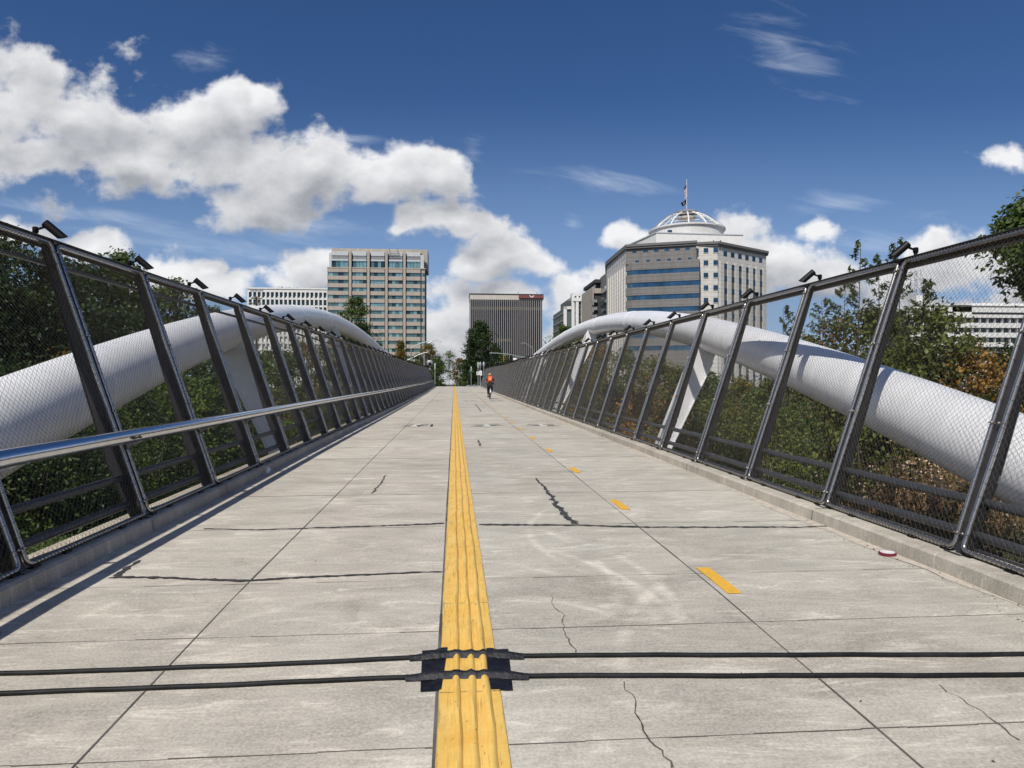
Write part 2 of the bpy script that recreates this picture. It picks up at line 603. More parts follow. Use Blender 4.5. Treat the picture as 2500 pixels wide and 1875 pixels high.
def yellow_mat():
    m = bpy.data.materials.new('yellow_guide_paint')
    m.use_nodes = True
    t = NT(m.node_tree)
    b = t.n['Principled BSDF']
    tc = t.node('ShaderNodeTexCoord')
    v = tc.outputs['Object']
    n = t.noise(v, 5, 6, 0.65)
    f = t.noise(v, 90, 4, 0.7)
    c = t.mix(t.step(n, 0.3, 0.7), (0.76, 0.46, 0.09), (0.84, 0.57, 0.16))
    sx = t.node('ShaderNodeSeparateXYZ', {0: v})
    xr = sx.outputs[0]
    # wear: brownish scuffs in streaks along the strip, dirt dots in the grooves
    st = t.noise(t.vmath('MULTIPLY', v, (60, 3.0, 1)), 1.0, 6, 0.7)
    c = t.mix(t.step(st, 0.54, 0.70, 0, 0.65), c, (0.34, 0.19, 0.045))
    sp = t.noise(t.vmath('MULTIPLY', v, (30, 9.0, 1)), 1.6, 5, 0.7)
    c = t.mix(t.step(sp, 0.62, 0.68, 0, 0.75), c, (0.12, 0.08, 0.035))
    c = t.mix(t.step(f, 0.3, 0.75, 0.0, 0.18), c, (0.36, 0.20, 0.03))
    edge = t.math('ABSOLUTE', t.math('SUBTRACT', xr, 0.074))
    eg = t.math('ADD', t.step(edge, 0.118, 0.146), t.math('MULTIPLY', t.math('SUBTRACT', n, 0.5), 2.2))
    c = t.mix(t.step(eg, 0.75, 1.25, 0, 0.6), c, (0.24, 0.15, 0.06))
    gr = t.noise(t.vmath('MULTIPLY', v, (9, 2.2, 1)), 1.0, 7, 0.75)
    c = t.mix(t.step(gr, 0.52, 0.68, 0, 0.32), c, (0.40, 0.26, 0.10))
    t.l.new(c, b.inputs['Base Color'])
    b.inputs['Roughness'].default_value = 0.55
    bp = t.node('ShaderNodeBump', {'Strength': 0.35, 'Distance': 0.004, 'Height': f})
    t.l.new(bp.outputs[0], b.inputs['Normal'])
    return m


M['yellow'] = yellow_mat()
M['dash'] = mat('yellow_road_paint', (0.74, 0.42, 0.05), 0.6, 0, 0.4, 24, 0.12)

# ------------------------------------------------------------------ ground
XL, XR = -2.85, 3.65           # kerb faces
Y0, Y1 = -6.0, 107.0


def ss(a, b, x):
    t = min(1, max(0, (x - a) / (b - a)))
    return t * t * (3 - 2 * t)


def ground_z(x, y):
    can = ss(8, 24, y) * (1 - ss(88, 104, y))
    z = -0.95 - 5.2 * can
    ax = abs(x - 0.4)
    z += (0.9 + 1.4 * can) * ss(5.5, 14, ax) * (1 - ss(60, 100, y))
    z += 1.6 * ss(14, 40, ax) * (1 - ss(80, 110, y))
    up = ss(100, 107, y)
    z = z * (1 - up) + up * (0.55 - 0.0035 * (y - 107) if y < 260 else 0.0)
    if x > 4.4:
        z += 0.75 * ss(4.4, 5.6, x) * (1 - ss(11, 16, y))
    if y < -4:
        z = min(z, -0.9)
    if y > 107:
        z = 0.50 - min(1.4, 0.03 * (y - 107))
    return z


def build_ground():
    xs = sorted(set([-2500, -1200, -600, -300, -150, -90, -60, -45] + [x * 1.5 for x in range(-24, 27)] + [45, 60, 90, 150, 300, 600, 1200, 2500]))
    ys = sorted(set([-300, -100, -40, -20, -10] + [y * 2 - 6 for y in range(0, 60)] + [114, 118, 124, 130, 140, 155, 175, 200, 260, 320, 500, 900, 1600, 3500]))
    b = MB()
    for y in ys:
        for x in xs:
            b.v.append((x, y, ground_z(x, y)))
    nx = len(xs)
    for j in range(len(ys) - 1):
        for i in range(nx - 1):
            b.face((j * nx + i, j * nx + i + 1, (j + 1) * nx + i + 1, (j + 1) * nx + i))
    m = bpy.data.materials.new('bank_soil')
    m.use_nodes = True
    t = NT(m.node_tree)
    bs = t.n['Principled BSDF']
    v = t.node('ShaderNodeTexCoord').outputs['Object']
    n = t.noise(v, 0.35, 6, 0.6)
    n2 = t.noise(v, 6, 6, 0.7)
    c = t.mix(t.step(n, 0.35, 0.62), (0.045, 0.052, 0.020), (0.11, 0.085, 0.048))
    c = t.mix(t.step(n2, 0.45, 0.7, 0, 0.6), c, (0.028, 0.034, 0.014))
    t.l.new(c, bs.inputs['Base Color'])
    bs.inputs['Roughness'].default_value = 0.95
    o = b.build('ground', m, smooth='full')
    tag(o, kind='structure')
    # street running on beyond the bridge
    b = MB()
    yy = [107.2, 109, 112, 116, 122, 130, 140, 155, 175, 200, 260, 320]
    for y in yy:
        for x in (-9.5, 9.5):
            b.v.append((x, y, ground_z(0, y) + 0.03))
    for i in range(len(yy) - 1):
        b.face((2 * i, 2 * i + 1, 2 * i + 3, 2 * i + 2))
    tag(b.build('street', mat('asphalt', (0.055, 0.055, 0.057), 0.9, 0, 0.3, 3, 0.2)), kind='structure')
    for x0, x1 in ((-13.5, -9.5), (9.5, 13.5)):
        b = MB()
        for i in range(len(yy) - 1):
            za, zb = ground_z(0, yy[i]) + 0.16, ground_z(0, yy[i + 1]) + 0.16
            b.quad((x0, yy[i], za), (x1, yy[i], za), (x1, yy[i + 1], zb), (x0, yy[i + 1], zb))
            e = x1 if x1 < 0 else x0
            b.quad((e, yy[i], za), (e, yy[i + 1], zb), (e, yy[i + 1], zb - 0.16), (e, yy[i], za - 0.16))
        tag(b.build('pavement', M['curb']), kind='structure')


build_ground()


def ystations():
    y, out = Y0, []
    while y < Y1:
        out.append(y)
        y += 0.985 if y < 40 else 1.97
    return out + [Y1]


def build_deck():
    ys = ystations()
    b = MB()
    for y in ys:
        for x in (XL - 0.3, XL, -1.46, 0.07, 1.8, XR, XR + 0.38):
            b.v.append((x, y, deckz(y)))
    for j in range(len(ys) - 1):
        for i in range(6):
            b.face((j * 7 + i, j * 7 + i + 1, (j + 1) * 7 + i + 1, (j + 1) * 7 + i))
    # soffit and edges
    n = len(b.v)
    for y in ys:
        for x in (XL - 0.3, XR + 0.38):
            b.v.append((x, y, deckz(y) - 0.38))
    for j in range(len(ys) - 1):
        a = n + 2 * j
        b.face((a + 1, a, a + 2, a + 3))
        b.face((j * 7, (j + 1) * 7, a + 2, a))
        b.face((j * 7 + 6, a + 1, a + 3, (j + 1) * 7 + 6))
    deck = b.build('bridge_deck', M['deck'])
    tag(deck, kind='structure')
    # approach slab beyond the bridge end, dipping to the street
    b = MB()
    yy = [107, 107.6, 109, 111]
    for y in yy:
        z = deckz(107) if y <= 107.6 else deckz(107) - (y - 107.6) * 0.12
        for x in (-9, 9):
            b.v.append((x, y + 0.01, z))
    for i in range(3):
        b.face((2 * i, 2 * i + 1, 2 * i + 3, 2 * i + 2))
    b.quad((-9, 107, deckz(107)), (-9, 107, -1), (9, 107, -1), (9, 107, deckz(107)))
    tag(b.build('bridge_approach', M['deck']), kind='structure')
    # kerbs
    for side, x0, x1 in ((-1, XL - 0.36, XL), (1, XR, XR + 0.44)):
        b = MB()
        face = XL if side < 0 else XR
        back = x0 if side < 0 else x1
        ch = 0.018 * side
        for y in ys:
            z = deckz(y)
            wob = 0.004 * sin(y * 1.7 + side)
            for x, h in ((face, -0.02), (face + ch * 0.6 + wob, 0.105), (face + ch * 2, 0.122), (back, 0.118), (back, -0.45)):
                b.v.append((x, y, z + h))
        for j in range(len(ys) - 1):
            for i in range(4):
                f = (j * 5 + i, j * 5 + i + 1, (j + 1) * 5 + i + 1, (j + 1) * 5 + i)
                b.face(f if side > 0 else f[::-1])
        o = b.build('kerb', M['curb'])
        tag(o, kind='structure')
        jb = MB()
        k = -2
        while 5.15 + 3.94 * k + 1.85 < Y1:
            y = 5.15 + 3.94 * k + 1.85
            k += 1
            z = deckz(y)
            x = face - 0.003 * side
            jb.quad((x, y, z), (x, y + 0.012, z), (face + 0.008 * side, y + 0.012, z + 0.108), (face + 0.008 * side, y, z + 0.108))
            xx = face + 0.04 * side
            jb.quad((xx, y, z + 0.1245), (xx, y + 0.012, z + 0.1245), (back, y + 0.012, z + 0.1225), (back, y, z + 0.1225))
        jb.build('joint', M['joint'], o)
    # laitance along the right kerb: pale grout spill
    rnd = random.Random(4)
    b = MB()
    y = 2.6
    prev = 0.03
    while y < 60:
        w = min(0.13, max(0.015, prev + rnd.uniform(-0.03, 0.03)))
        b.quad((XR + 0.002, y, deckz(y) + 0.003), (XR + 0.002, y + 0.12, deckz(y + 0.12) + 0.003), (XR - w, y + 0.12, deckz(y + 0.12) + 0.003), (XR - prev, y, deckz(y) + 0.003))
        prev = w
        y += 0.12
    b.build('grout_spill', mat('pale_grout', (0.50, 0.45, 0.375), 0.9, 0, 0.2, 12, 0.2), deck)
    # saw cut joints
    b = MB()
    js = [2.89, 4.15, 5.16] + [7.0 + 1.97 * k for k in range(51)] + [0.9, -1.1, -3]
    for y in js:
        x = XL + 0.02
        w = 0.0030 + 0.002 * rnd.random() + min(0.006, 0.0006 * max(0, y - 6))
        while x < XR - 0.02:
            xn = min(x + rnd.uniform(0.15, 0.4), XR - 0.02)
            if x < 0.222 and xn > -0.075:
                if x < -0.08:
                    xn = -0.075
                else:
                    x = 0.222
                    continue
            if True:
                ww = w * rnd.uniform(0.5, 1.3)
                yj = y + 0.004 * x + rnd.uniform(-0.003, 0.003)
                zz = deckz(y) + 0.0025
                b.quad((x, yj - ww, zz), (xn, yj - ww + 0.004 * (xn - x), zz), (xn, yj + ww * 0.8, zz), (x, yj + ww, zz))
            x = xn
    for x, w in ((-1.46, 0.005), (1.80, 0.005), (-0.081, 0.008)):
        y = -3
        while y < 106:
            yn = y + rnd.uniform(0.5, 1.0)
            ww = w * rnd.uniform(0.6, 1.3) * (1 if y < 30 else 1.3)
            b.quad((x - ww, y, deckz(y) + 0.003), (x + ww, y, deckz(y) + 0.003), (x + ww, yn, deckz(yn) + 0.003), (x - ww, yn, deckz(yn) + 0.003))
            y = yn
    b.build('joint', M['joint'], deck)

    # sealed cracks: pixel polylines traced where they lie, as ribbons on the deck
    def crack(pts, w0, w1, m, jag, seed, name):
        r = random.Random(seed)
        P = [on_deck(x, y) for x, y in pts]
        q = [P[0]]
        for a, c in zip(P, P[1:]):
            L = (c - a).length
            n = max(2, int(L / 0.035))
            for i in range(1, n + 1):
                q.append(a.lerp(c, i / n))
        bb = MB()
        off = 0.0
        for i, p in enumerate(q):
            t = (q[min(i + 1, len(q) - 1)] - q[max(0, i - 1)]).normalized()
            s = Vector((-t.y, t.x, 0)).normalized()
            off = off * 0.72 + r.uniform(-1, 1) * jag
            e = i / (len(q) - 1)
            w = (w0 + (w1 - w0) * e) * r.uniform(0.45, 1.45)
            c = p + s * off
            zz = deckz(c.y) + 0.0042
            bb.v.append((c.x - s.x * w, c.y - s.y * w, zz))
            bb.v.append((c.x + s.x * w, c.y + s.y * w, zz))
            if i:
                k = len(bb.v)
                bb.face((k - 4, k - 3, k - 1, k - 2))
        return bb.build(name, m, deck)
    k = 1.1302
    T, J = M['tar'], M['joint']
    crack([(250 * k, 1247 * k), (380 * k, 1249 * k), (520 * k, 1256 * k), (640 * k, 1248 * k), (760 * k, 1244 * k), (870 * k, 1238 * k), (955 * k, 1235 * k)], 0.026, 0.014, T, 0.008, 1, 'sealed_crack')
    crack([(247 * k, 1249 * k), (280 * k, 1226 * k), (300 * k, 1211 * k)], 0.03, 0.014, T, 0.012, 2, 'sealed_crack')
    crack([(1240 * k, 1132 * k), (1205 * k, 1090 * k), (1180 * k, 1058 * k), (1158 * k, 1033 * k)], 0.036, 0.012, T, 0.02, 3, 'sealed_crack')
    crack([(1035 * k, 1133 * k), (1150 * k, 1135 * k), (1245 * k, 1135 * k), (1390 * k, 1139 * k), (1560 * k, 1139 * k), (1720 * k, 1140 * k), (1790 * k, 1138 * k)], 0.038, 0.022, T, 0.010, 4, 'sealed_crack')
    crack([(440 * k, 1143 * k), (560 * k, 1145 * k), (700 * k, 1140 * k), (860 * k, 1135 * k), (960 * k, 1131 * k)], 0.014, 0.026, T, 0.008, 5, 'sealed_crack')
    crack([(833 * k, 1027 * k), (820 * k, 1048 * k), (802 * k, 1066 * k)], 0.008, 0.012, T, 0.012, 6, 'sealed_crack')
    crack([(1190 * k, 1285 * k), (1215 * k, 1330 * k), (1222 * k, 1366 * k), (1240 * k, 1410 * k)], 0.0015, 0.0035, J, 0.014, 7, 'hairline_crack')
    crack([(1352 * k, 1474 * k), (1366 * k, 1500 * k), (1390 * k, 1550 * k), (1415 * k, 1600 * k), (1455 * k, 1659 * k)], 0.002, 0.0045, J, 0.016, 8, 'hairline_crack')
    crack([(2030 * k, 1480 * k), (2110 * k, 1530 * k), (2205 * k, 1600 * k)], 0.0015, 0.003, J, 0.015, 9, 'hairline_crack')
    crack([(1165, 1074), (1170, 1082), (1174, 1089)], 0.012, 0.02, T, 0.02, 10, 'sealed_crack')
    crack([(1160, 986), (1174, 1004)], 0.014, 0.02, T, 0.01, 11, 'sealed_crack')
    # lane dashes
    for i in range(34):
        yc = 5.0 + 3.05 * i
        if yc > 104:
            break
        b = MB()
        n = 4
        for j in range(n):
            ya, yb = yc - 0.32 + 0.64 * j / n, yc - 0.32 + 0.64 * (j + 1) / n
            b.quad((1.848, ya, deckz(ya) + 0.004), (1.95, ya, deckz(ya) + 0.004), (1.95, yb, deckz(yb) + 0.004), (1.848, yb, deckz(yb) + 0.004))
        b.build('lane_dash', M['dash'], deck)
    # painted lane symbols: white figures with dark outlines, three sets along the deck
    wp, dp = mat('white_road_paint', (0.72, 0.70, 0.64), 0.7, 0, 0.3, 20, 0.15), mat('dark_green_road_paint', (0.035, 0.05, 0.045), 0.8, 0, 0.3)

    def sym(parts, x, y, flip=1):
        for mi, mm in ((0, dp), (1, wp)):
            b = MB()
            for kk, x0, x1, ya, yb in parts:
                if kk == mi:
                    zz = deckz(y + (ya + yb) / 2) + 0.0035 + 0.003 * mi
                    b.quad((x + flip * x0, y + ya, zz), (x + flip * x1, y + ya, zz), (x + flip * x1, y + yb, zz), (x + flip * x0, y + yb, zz))
            b.build('lane_symbol', mm, deck)
    walk = [(0, -0.42, -0.05, 0.0, 0.14), (1, -0.16, 0.06, 0.0, 0.24), (0, 0.06, 0.12, 0.0, 0.3), (0, -0.36, 0.2, 0.55, 0.7), (1, -0.14, 0.0, 0.28, 0.8), (0, 0.0, 0.34, 0.42, 0.56),
            (0, -0.22, 0.05, 1.0, 1.14), (1, -0.1, 0.1, 0.9, 1.25), (0, 0.1, 0.36, 0.98, 1.1), (0, 0.42, 0.50, 0.0, 1.2)]
    bike = [(0, -0.5, -0.1, 0.0, 0.12), (0, -0.34, 0.3, 0.22, 0.36), (1, -0.12, 0.1, 0.1, 0.5), (0, 0.1, 0.5, 0.4, 0.52), (0, -0.4, 0.05, 0.62, 0.76), (1, -0.05, 0.08, 0.6, 0.95), (0, 0.05, 0.42, 0.86, 1.0)]
    for yy in (21.4, 45.5, 70.0):
        sym(walk, -1.15, yy)
        sym(bike, 1.0, yy)
        sym(bike, 2.72, yy, -1)
    return deck


DECK = build_deck()


def build_guide():
    """raised yellow guide strip with three rounded ridges"""
    rnd = random.Random(8)
    b = MB()
    ys, y = [], -2.0
    while y < 107:
        ys.append(y)
        y += 0.07 if y < 9 else (0.3 if y < 30 else 1.0)
    base = [(-0.072, 0.0), (-0.070, 0.009)]
    for c, w in ((0.012, 0.019), (0.082, 0.020), (0.150, 0.021)):
        base += [(c - w, 0.010), (c - w * 0.72, 0.021), (c - w * 0.25, 0.028), (c + w * 0.25, 0.028), (c + w * 0.72, 0.021), (c + w, 0.010)]
    base += [(0.218, 0.009), (0.220, 0.0)]
    n = len(base)
    ph = [rnd.uniform(0, 6) for _ in range(3)]
    for y in ys:
        for i, (x, h) in enumerate(base):
            w = 0.0
            if 2 <= i < n - 2:
                r = (i - 2) // 6
                w = (0.0035 * sin(y * 2.3 + ph[r]) + 0.0022 * sin(y * 6.1 + 2 * ph[r]) + 0.0012 * sin(y * 17 + ph[r])) if y < 30 else 0
            b.v.append((x + w, y, deckz(y) + h * (1 + (0.08 * sin(y * 9 + i) if 2 < i < n - 3 else 0))))
    for j in range(len(ys) - 1):
        for i in range(n - 1):
            b.face((j * n + i, j * n + i + 1, (j + 1) * n + i + 1, (j + 1) * n + i))
    o = b.build('guide_strip', M['yellow'], smooth=True)
    tag(o, 'long raised yellow tactile guide strip running along the middle of the concrete deck', 'guide strip')
    # cross seams of the laid sections
    for y in (2.55, 3.35, 4.6, 6.1, 8.6, 9.15, 11.1):
        b = MB()
        b.quad((-0.069, y, deckz(y) + 0.0105), (0.217, y, deckz(y) + 0.0105), (0.217, y + 0.005, deckz(y) + 0.0105), (-0.069, y + 0.005, deckz(y) + 0.0105))
        b.build('seam', M['joint'], o)
    return o


build_guide()


def build_hoses():
    k = 1.1302
    defs = (
        ('far', [(-40, 1651), (0, 1650), (300, 1641), (700, 1624), (960, 1613), (1050, 1608), (1100, 1606), (1160, 1606), (1250, 1606), (1400, 1606), (1700, 1604), (2100, 1603), (2500, 1602), (2560, 1601)],
         'black rubber traffic counter hose across the deck, the one farther from the camera'),
        ('near', [(-40, 1701), (0, 1699), (300, 1688), (700, 1670), (960, 1660), (1050, 1657), (1100, 1656), (1160, 1656), (1250, 1656), (1400, 1656), (1700, 1655), (2100, 1654), (2500, 1652), (2560, 1652)],
         'black rubber traffic counter hose across the deck, the one nearer the camera'))
    out = []
    for nm, px, lab in defs:
        P = [on_deck(x, y) for x, y in px]
        pts = []
        for a, c in zip(P, P[1:]):
            n = max(1, int((c - a).length / 0.02))
            for i in range(n):
                pts.append(a.lerp(c, i / n))
        pts.append(P[-1])
        q = []
        for p in pts:
            h = 0.011
            x = p.x
            if -0.10 < x < 0.25:
                h += 0.014 + 0.010 * max(0, cos((x - 0.012) / 0.070 * 2 * pi)) * (1 if -0.02 < x < 0.19 else 0.0)
            elif -0.22 < x <= -0.10:
                h += 0.014 * ss(-0.22, -0.10, x)
            elif 0.25 <= x < 0.37:
                h += 0.014 * ss(0.37, 0.25, x) if False else 0.014 * (1 - ss(0.25, 0.37, x))
            q.append(Vector((x, p.y + 0.004 * sin(x * 2.1) + 0.003 * sin(x * 5.3 + len(nm)) + 0.0015 * sin(x * 13), deckz(p.y) + h)))
        b = MB()
        b.tube(q, 0.0125, 10)
        o = b.build('counter_hose', M['rubber'], smooth='full')
        tag(o, lab, 'hose', 'traffic counter hoses')
        # tape wrapped over the hose where it crosses the guide strip
        b = MB()
        w = 0.030
        s0, s1 = (-0.245, 0.375)
        rr = random.Random(len(nm))
        qq = [p for p in q if s0 <= p.x <= s1]
        rows = []
        for p in qq:
            r_ = 0.0150 + 0.0004 * rr.random()
            drop = p.z - 0.011 - deckz(p.y)
            rows.append([(p.x, p.y - w, p.z - 0.0095 - min(0.012, drop * 0.6) + 0.002), (p.x, p.y - 0.014, p.z + 0.003), (p.x, p.y - 0.006, p.z + r_ - 0.003), (p.x, p.y + 0.006, p.z + r_ - 0.003), (p.x, p.y + 0.014, p.z + 0.003), (p.x, p.y + w, p.z - 0.0095 - min(0.012, drop * 0.6) + 0.002)])
        for r_ in rows:
            b.v += r_
        for j in range(len(rows) - 1):
            for i in range(5):
                b.face((j * 6 + i + 1, j * 6 + i, (j + 1) * 6 + i, (j + 1) * 6 + i + 1))
        b.build('tape_wrap', M['tape'], o, smooth='full')
        out.append(o)
    # flat tape squares on each side of the ridges
    for lab, quads in (('square patch of black tape on the deck at the left edge of the yellow strip', [(912, 1407), (967, 1403), (953, 1494), (908, 1496)]),
                       ('square patch of black tape on the deck at the right edge of the yellow strip', [(1050, 1405), (1098, 1403), (1108, 1493), (1056, 1495)])):
        P = [on_deck(x * k, y * k) for x, y in quads]
        b = MB()
        n = 6
        for i in range(n):
            a0, a1 = P[0].lerp(P[3], i / n), P[1].lerp(P[2], i / n)
            c0, c1 = P[0].lerp(P[3], (i + 1) / n), P[1].lerp(P[2], (i + 1) / n)
            pts = []
            for e in (0, 0.25, 0.5, 0.75, 1):
                for A, B in ((a0, a1), (c0, c1)):
                    p = A.lerp(B, e)
                    h = 0.0045
                    if -0.085 < p.x < 0.23:
                        h = 0.0135
                    pts.append((p.x, p.y, deckz(p.y) + h))
            for e in range(4):
                b.quad(pts[2 * e], pts[2 * e + 2], pts[2 * e + 3], pts[2 * e + 1])
        o = b.build('tape_patch', M['tape'])
        tag(o, lab, 'tape', 'black tape patches')
    # litter
    p = on_deck(1917 * k, 1199 * k)
    t = thing('cup_lid', p, 'round white plastic lid with a dark red rim lying by the right kerb', 'lid')
    b = MB()
    b.lathe(p, [(0.062, 0.003), (0.068, 0.004), (0.069, 0.022), (0.064, 0.026), (0.060, 0.024)], 28)
    b.build('rim', mat('dark_red_plastic', (0.16, 0.012, 0.03), 0.4), t, smooth=True)
    b = MB()
    b.lathe(p, [(0.058, 0.0245), (0.058, 0.0275), (0.02, 0.0285)], 28)
    b.box(p.x - 0.05, p.x + 0.05, p.y - 0.004, p.y + 0.004, p.z + 0.0286, p.z + 0.030)
    b.build('cover', mat('white_plastic', (0.75, 0.74, 0.74), 0.35), t, smooth=True)
    p = on_deck(575 * k, 1021 * k)
    b = MB()
    rr = random.Random(3)
    n0 = 9
    for i in range(n0):
        an = 2 * pi * i / n0
        for hh, rad in ((0.004, 0.085), (0.05, 0.07), (0.085, 0.03)):
            b.v.append((p.x + cos(an) * rad * rr.uniform(0.6, 1.2), p.y + sin(an) * rad * rr.uniform(0.6, 1.2), p.z + hh * rr.uniform(0.7, 1.2)))
    for i in range(n0):
        j = (i + 1) % n0
        for h in range(2):
            b.face((3 * i + h, 3 * j + h, 3 * j + h + 1, 3 * i + h + 1))
    b.face(tuple(3 * i + 2 for i in range(n0)))
    b.face(tuple(3 * i for i in range(n0 - 1, -1, -1)))
    o = b.build('paper_scrap', mat('white_paper', (0.8, 0.8, 0.8), 0.8))
    tag(o, 'crumpled white paper scrap on the deck beside the left kerb', 'litter')


build_hoses()

# ------------------------------------------------------------------ fences
PITCH = 1.97
YP0 = 5.15
KMIN, KMAX = -2, 51


def ord_(n):
    return '%d%s' % (n, 'th' if 10 <= n % 100 <= 20 else {1: 'st', 2: 'nd', 3: 'rd'}.get(n % 10, 'th'))


def build_fence(side, xb, xt, top, label):
    H = top - 0.12
    dx = xt - xb
    L = sqrt(dx * dx + H * H)
    U = Vector((dx / L, 0, H / L))
    N = Vector((H / L * side, 0, -abs(dx) / L))       # outward
    E = Vector((0, 1, 0))
    fence = thing('bridge_fence', (0, 0, 0), label, 'fence')
    B0 = Vector((xb, 0, 0))

    def loc(u, n, y=0.0):
        return B0 + U * u + N * n + E * y
    # --- post: inner flange (the thing's own mesh) and deep outer fin
    b = MB()
    fl = [loc(-0.03, 0.0, -0.03), loc(L, 0.0, -0.03), loc(L, 0.03, -0.03), loc(-0.03, 0.03, -0.03)]
    b.prism(fl, (0, 0.060, 0))
    b.obox(loc(-0.02, 0.02), E, N, U, 0.085, 0.075, 0.014)
    post0 = b.build('post', M['post'], fence, local=True)
    b = MB()
    fk = 0.85 if side < 0 else 0.60
    out = [loc(-0.75, 0.05), loc(-0.75, 0.14 * fk), loc(0.0, 0.155 * fk), loc(0.40, 0.195 * fk), loc(0.62, 0.215 * fk), loc(0.85, 0.21 * fk), loc(L - 0.06, 0.125 * fk), loc(L, 0.125 * fk), loc(L, 0.031), loc(-0.03, 0.031), loc(-0.08, 0.05)]
    b.prism([p - E * 0.011 for p in out], (0, 0.022, 0))
    # cover plates beside the fin along its outer edge
    for (u0, n0), (u1, n1) in (((0.66, 0.213 * fk), (L - 0.06, 0.125 * fk)), ((0.0, 0.155 * fk), (0.60, 0.213 * fk))):
        a, c = loc(u0, n0), loc(u1, n1)
        t = (c - a).normalized()
        w = t.cross(E).normalized()
        b.obox((a + c) / 2, E, w, t, 0.022, 0.004, (c - a).length / 2)
    b.build('fin', M['fin'], post0, local=True)
    # --- panel: tube frame with the wire net laced in
    g = 0.047
    r = 0.0185
    ya, yb = g, PITCH - g
    nfr = -0.012
    b = MB()
    cr = 0.05
    u0, u1 = 0.03, L - 0.03

    def corner(cy, cu, a0, a1):
        return [loc(cu + cr * sin(a0 + (a1 - a0) * i / 4), nfr, cy + cr * cos(a0 + (a1 - a0) * i / 4)) for i in range(5)]
    path = []
    path += corner(yb - cr, u0 + cr, -pi / 2, 0)
    path += corner(yb - cr, u1 - cr, 0, pi / 2)
    path += corner(ya + cr, u1 - cr, pi / 2, pi)
    path += corner(ya + cr, u0 + cr, pi, 1.5 * pi)
    path.append(path[0])
    b.tube(path, r, 10)
    b.obox(loc(u1, nfr + 0.0, PITCH / 2), E, N, U, (yb - ya) / 2 - 0.06, 0.015, 0.020)   # deeper top bar
    for fr in (0.045, 0.38, 0.66, 0.965):
        for yy, s in ((ya, -1), (yb, 1)):
            p = loc(u0 + (u1 - u0) * fr, nfr - 0.012, yy)
            b.tube([p - E * 0.03 * s, p + E * 0.042 * s], 0.006, 6)
            b.ball(p + E * 0.02 * s - N * 0.014, 0.011, 8, 5)
    panel0 = b.build('mesh_panel', M['steel'], fence, local=True, smooth=True)
    # lacing rings round the frame tubes
    b = MB()

    def ring(c, t, rad, th=0.0022):
        t = Vector(t).normalized()
        a = t.orthogonal().normalized()
        bb = t.cross(a)
        pts = [c + (a * cos(2 * pi * i / 9) + bb * sin(2 * pi * i / 9)) * rad + t * (0.010 * sin(2 * pi * i / 9)) for i in range(10)]
        b.tube(pts, th, 3, caps=False)
    yy = ya + 0.08
    while yy < yb - 0.05:
        ring(loc(u0, nfr, yy), E, r + 0.0025)
        yy += 0.045
    yy = ya + 0.07
    while yy < yb - 0.05:
        ring(loc(u1 - 0.006, nfr - 0.004, yy), E, r + 0.006, 0.0020)
        yy += 0.045
    uu = u0 + 0.1
    while uu < u1 - 0.05:
        for y_ in (ya, yb):
            ring(loc(uu, nfr, y_), U, r + 0.0025)
        uu += 0.11
    lace = b
    # wire net: zigzag strands meeting to form upright diamonds
    dw, dh = 0.060, 0.058
    sp, rh = dw / 2, dh / 2
    nY = int((yb - ya - 0.03) / sp)
    nU = int((u1 - u0 - 0.02) / rh)
    wr = 0.0014
    ring3 = [(cos(2 * pi * i / 3 + 0.5) * wr, sin(2 * pi * i / 3 + 0.5) * wr) for i in range(3)]
    V = list(lace.v)
    Fc = list(lace.f)
    rr = random.Random(side + 5)
    sg = np.array([[rr.uniform(-0.004, 0.004) for _ in range(nU + 1)] for _ in range(nY + 1)])
    for i in range(nY + 1):
        base = len(V)
        for j in range(nU + 1):
            s = 1 if (i + j) % 2 else -1
            y = ya + 0.015 + i * sp + s * sp * 0.46 + sg[i, j]
            u = u0 + 0.01 + j * rh
            c = loc(u, nfr + 0.0012 * s, min(max(y, ya), yb))
            for a, d in ring3:
                V.append(tuple(c + E * a + N * d))
        for j in range(nU):
            for q in range(3):
                q2 = (q + 1) % 3
                k0 = base + j * 3
                Fc.append((k0 + q, k0 + q2, k0 + 3 + q2, k0 + 3 + q))
    me = bpy.data.meshes.new('wire_net')
    me.from_pydata(V, [], Fc)
    me.materials.append(M['wire'])
    me.update()
    net = bpy.data.objects.new('wire_net', me)
    COL.objects.link(net)
    net.parent = panel0
    # --- outer pipes of one bay: two low rails and the top stringer, plus feet under the panel
    b = MB()
    for h, n in ((0.17, 0.10), (0.43, 0.10)):
        b.tube([loc(h, n, 0.0), loc(h, n, PITCH)], 0.036, 10)
    rails0 = b.build('low_rail', M['rail_pipe'], fence, local=True, smooth=True)
    b = MB()
    cap = [loc(L - 0.012, -0.035), loc(L + 0.012, -0.035)]
    az = Vector((0, 0, 1))
    ax = Vector((side, 0, 0))
    tc = B0 + U * L
    b.prism([tc + ax * -0.045 + az * 0.012, tc + ax * 0.20 + az * 0.012, tc + ax * 0.20 + az * -0.03, tc + ax * 0.188 + az * -0.03, tc + ax * 0.188 + az * 0.004, tc + ax * -0.045 + az * 0.004], (0, PITCH, 0))
    uo = 0.20 if side < 0 else 0.04
    b.tube([loc(L - uo, 0.10, 0.0), loc(L - uo, 0.10, PITCH)], 0.022, 8)
    top0 = b.build('top_rail', M['post'], fence, local=True)
    b = MB()
    for fy in (0.06, 0.27, 0.73, 0.94):
        b.obox(loc(-0.025, 0.0, PITCH * fy), E, N, U, 0.045, 0.03, 0.035)
    foot0 = b.build('panel_foot', M['black'], panel0, local=True)
    # --- repeat along the bridge
    protos = [post0, panel0, rails0, top0]
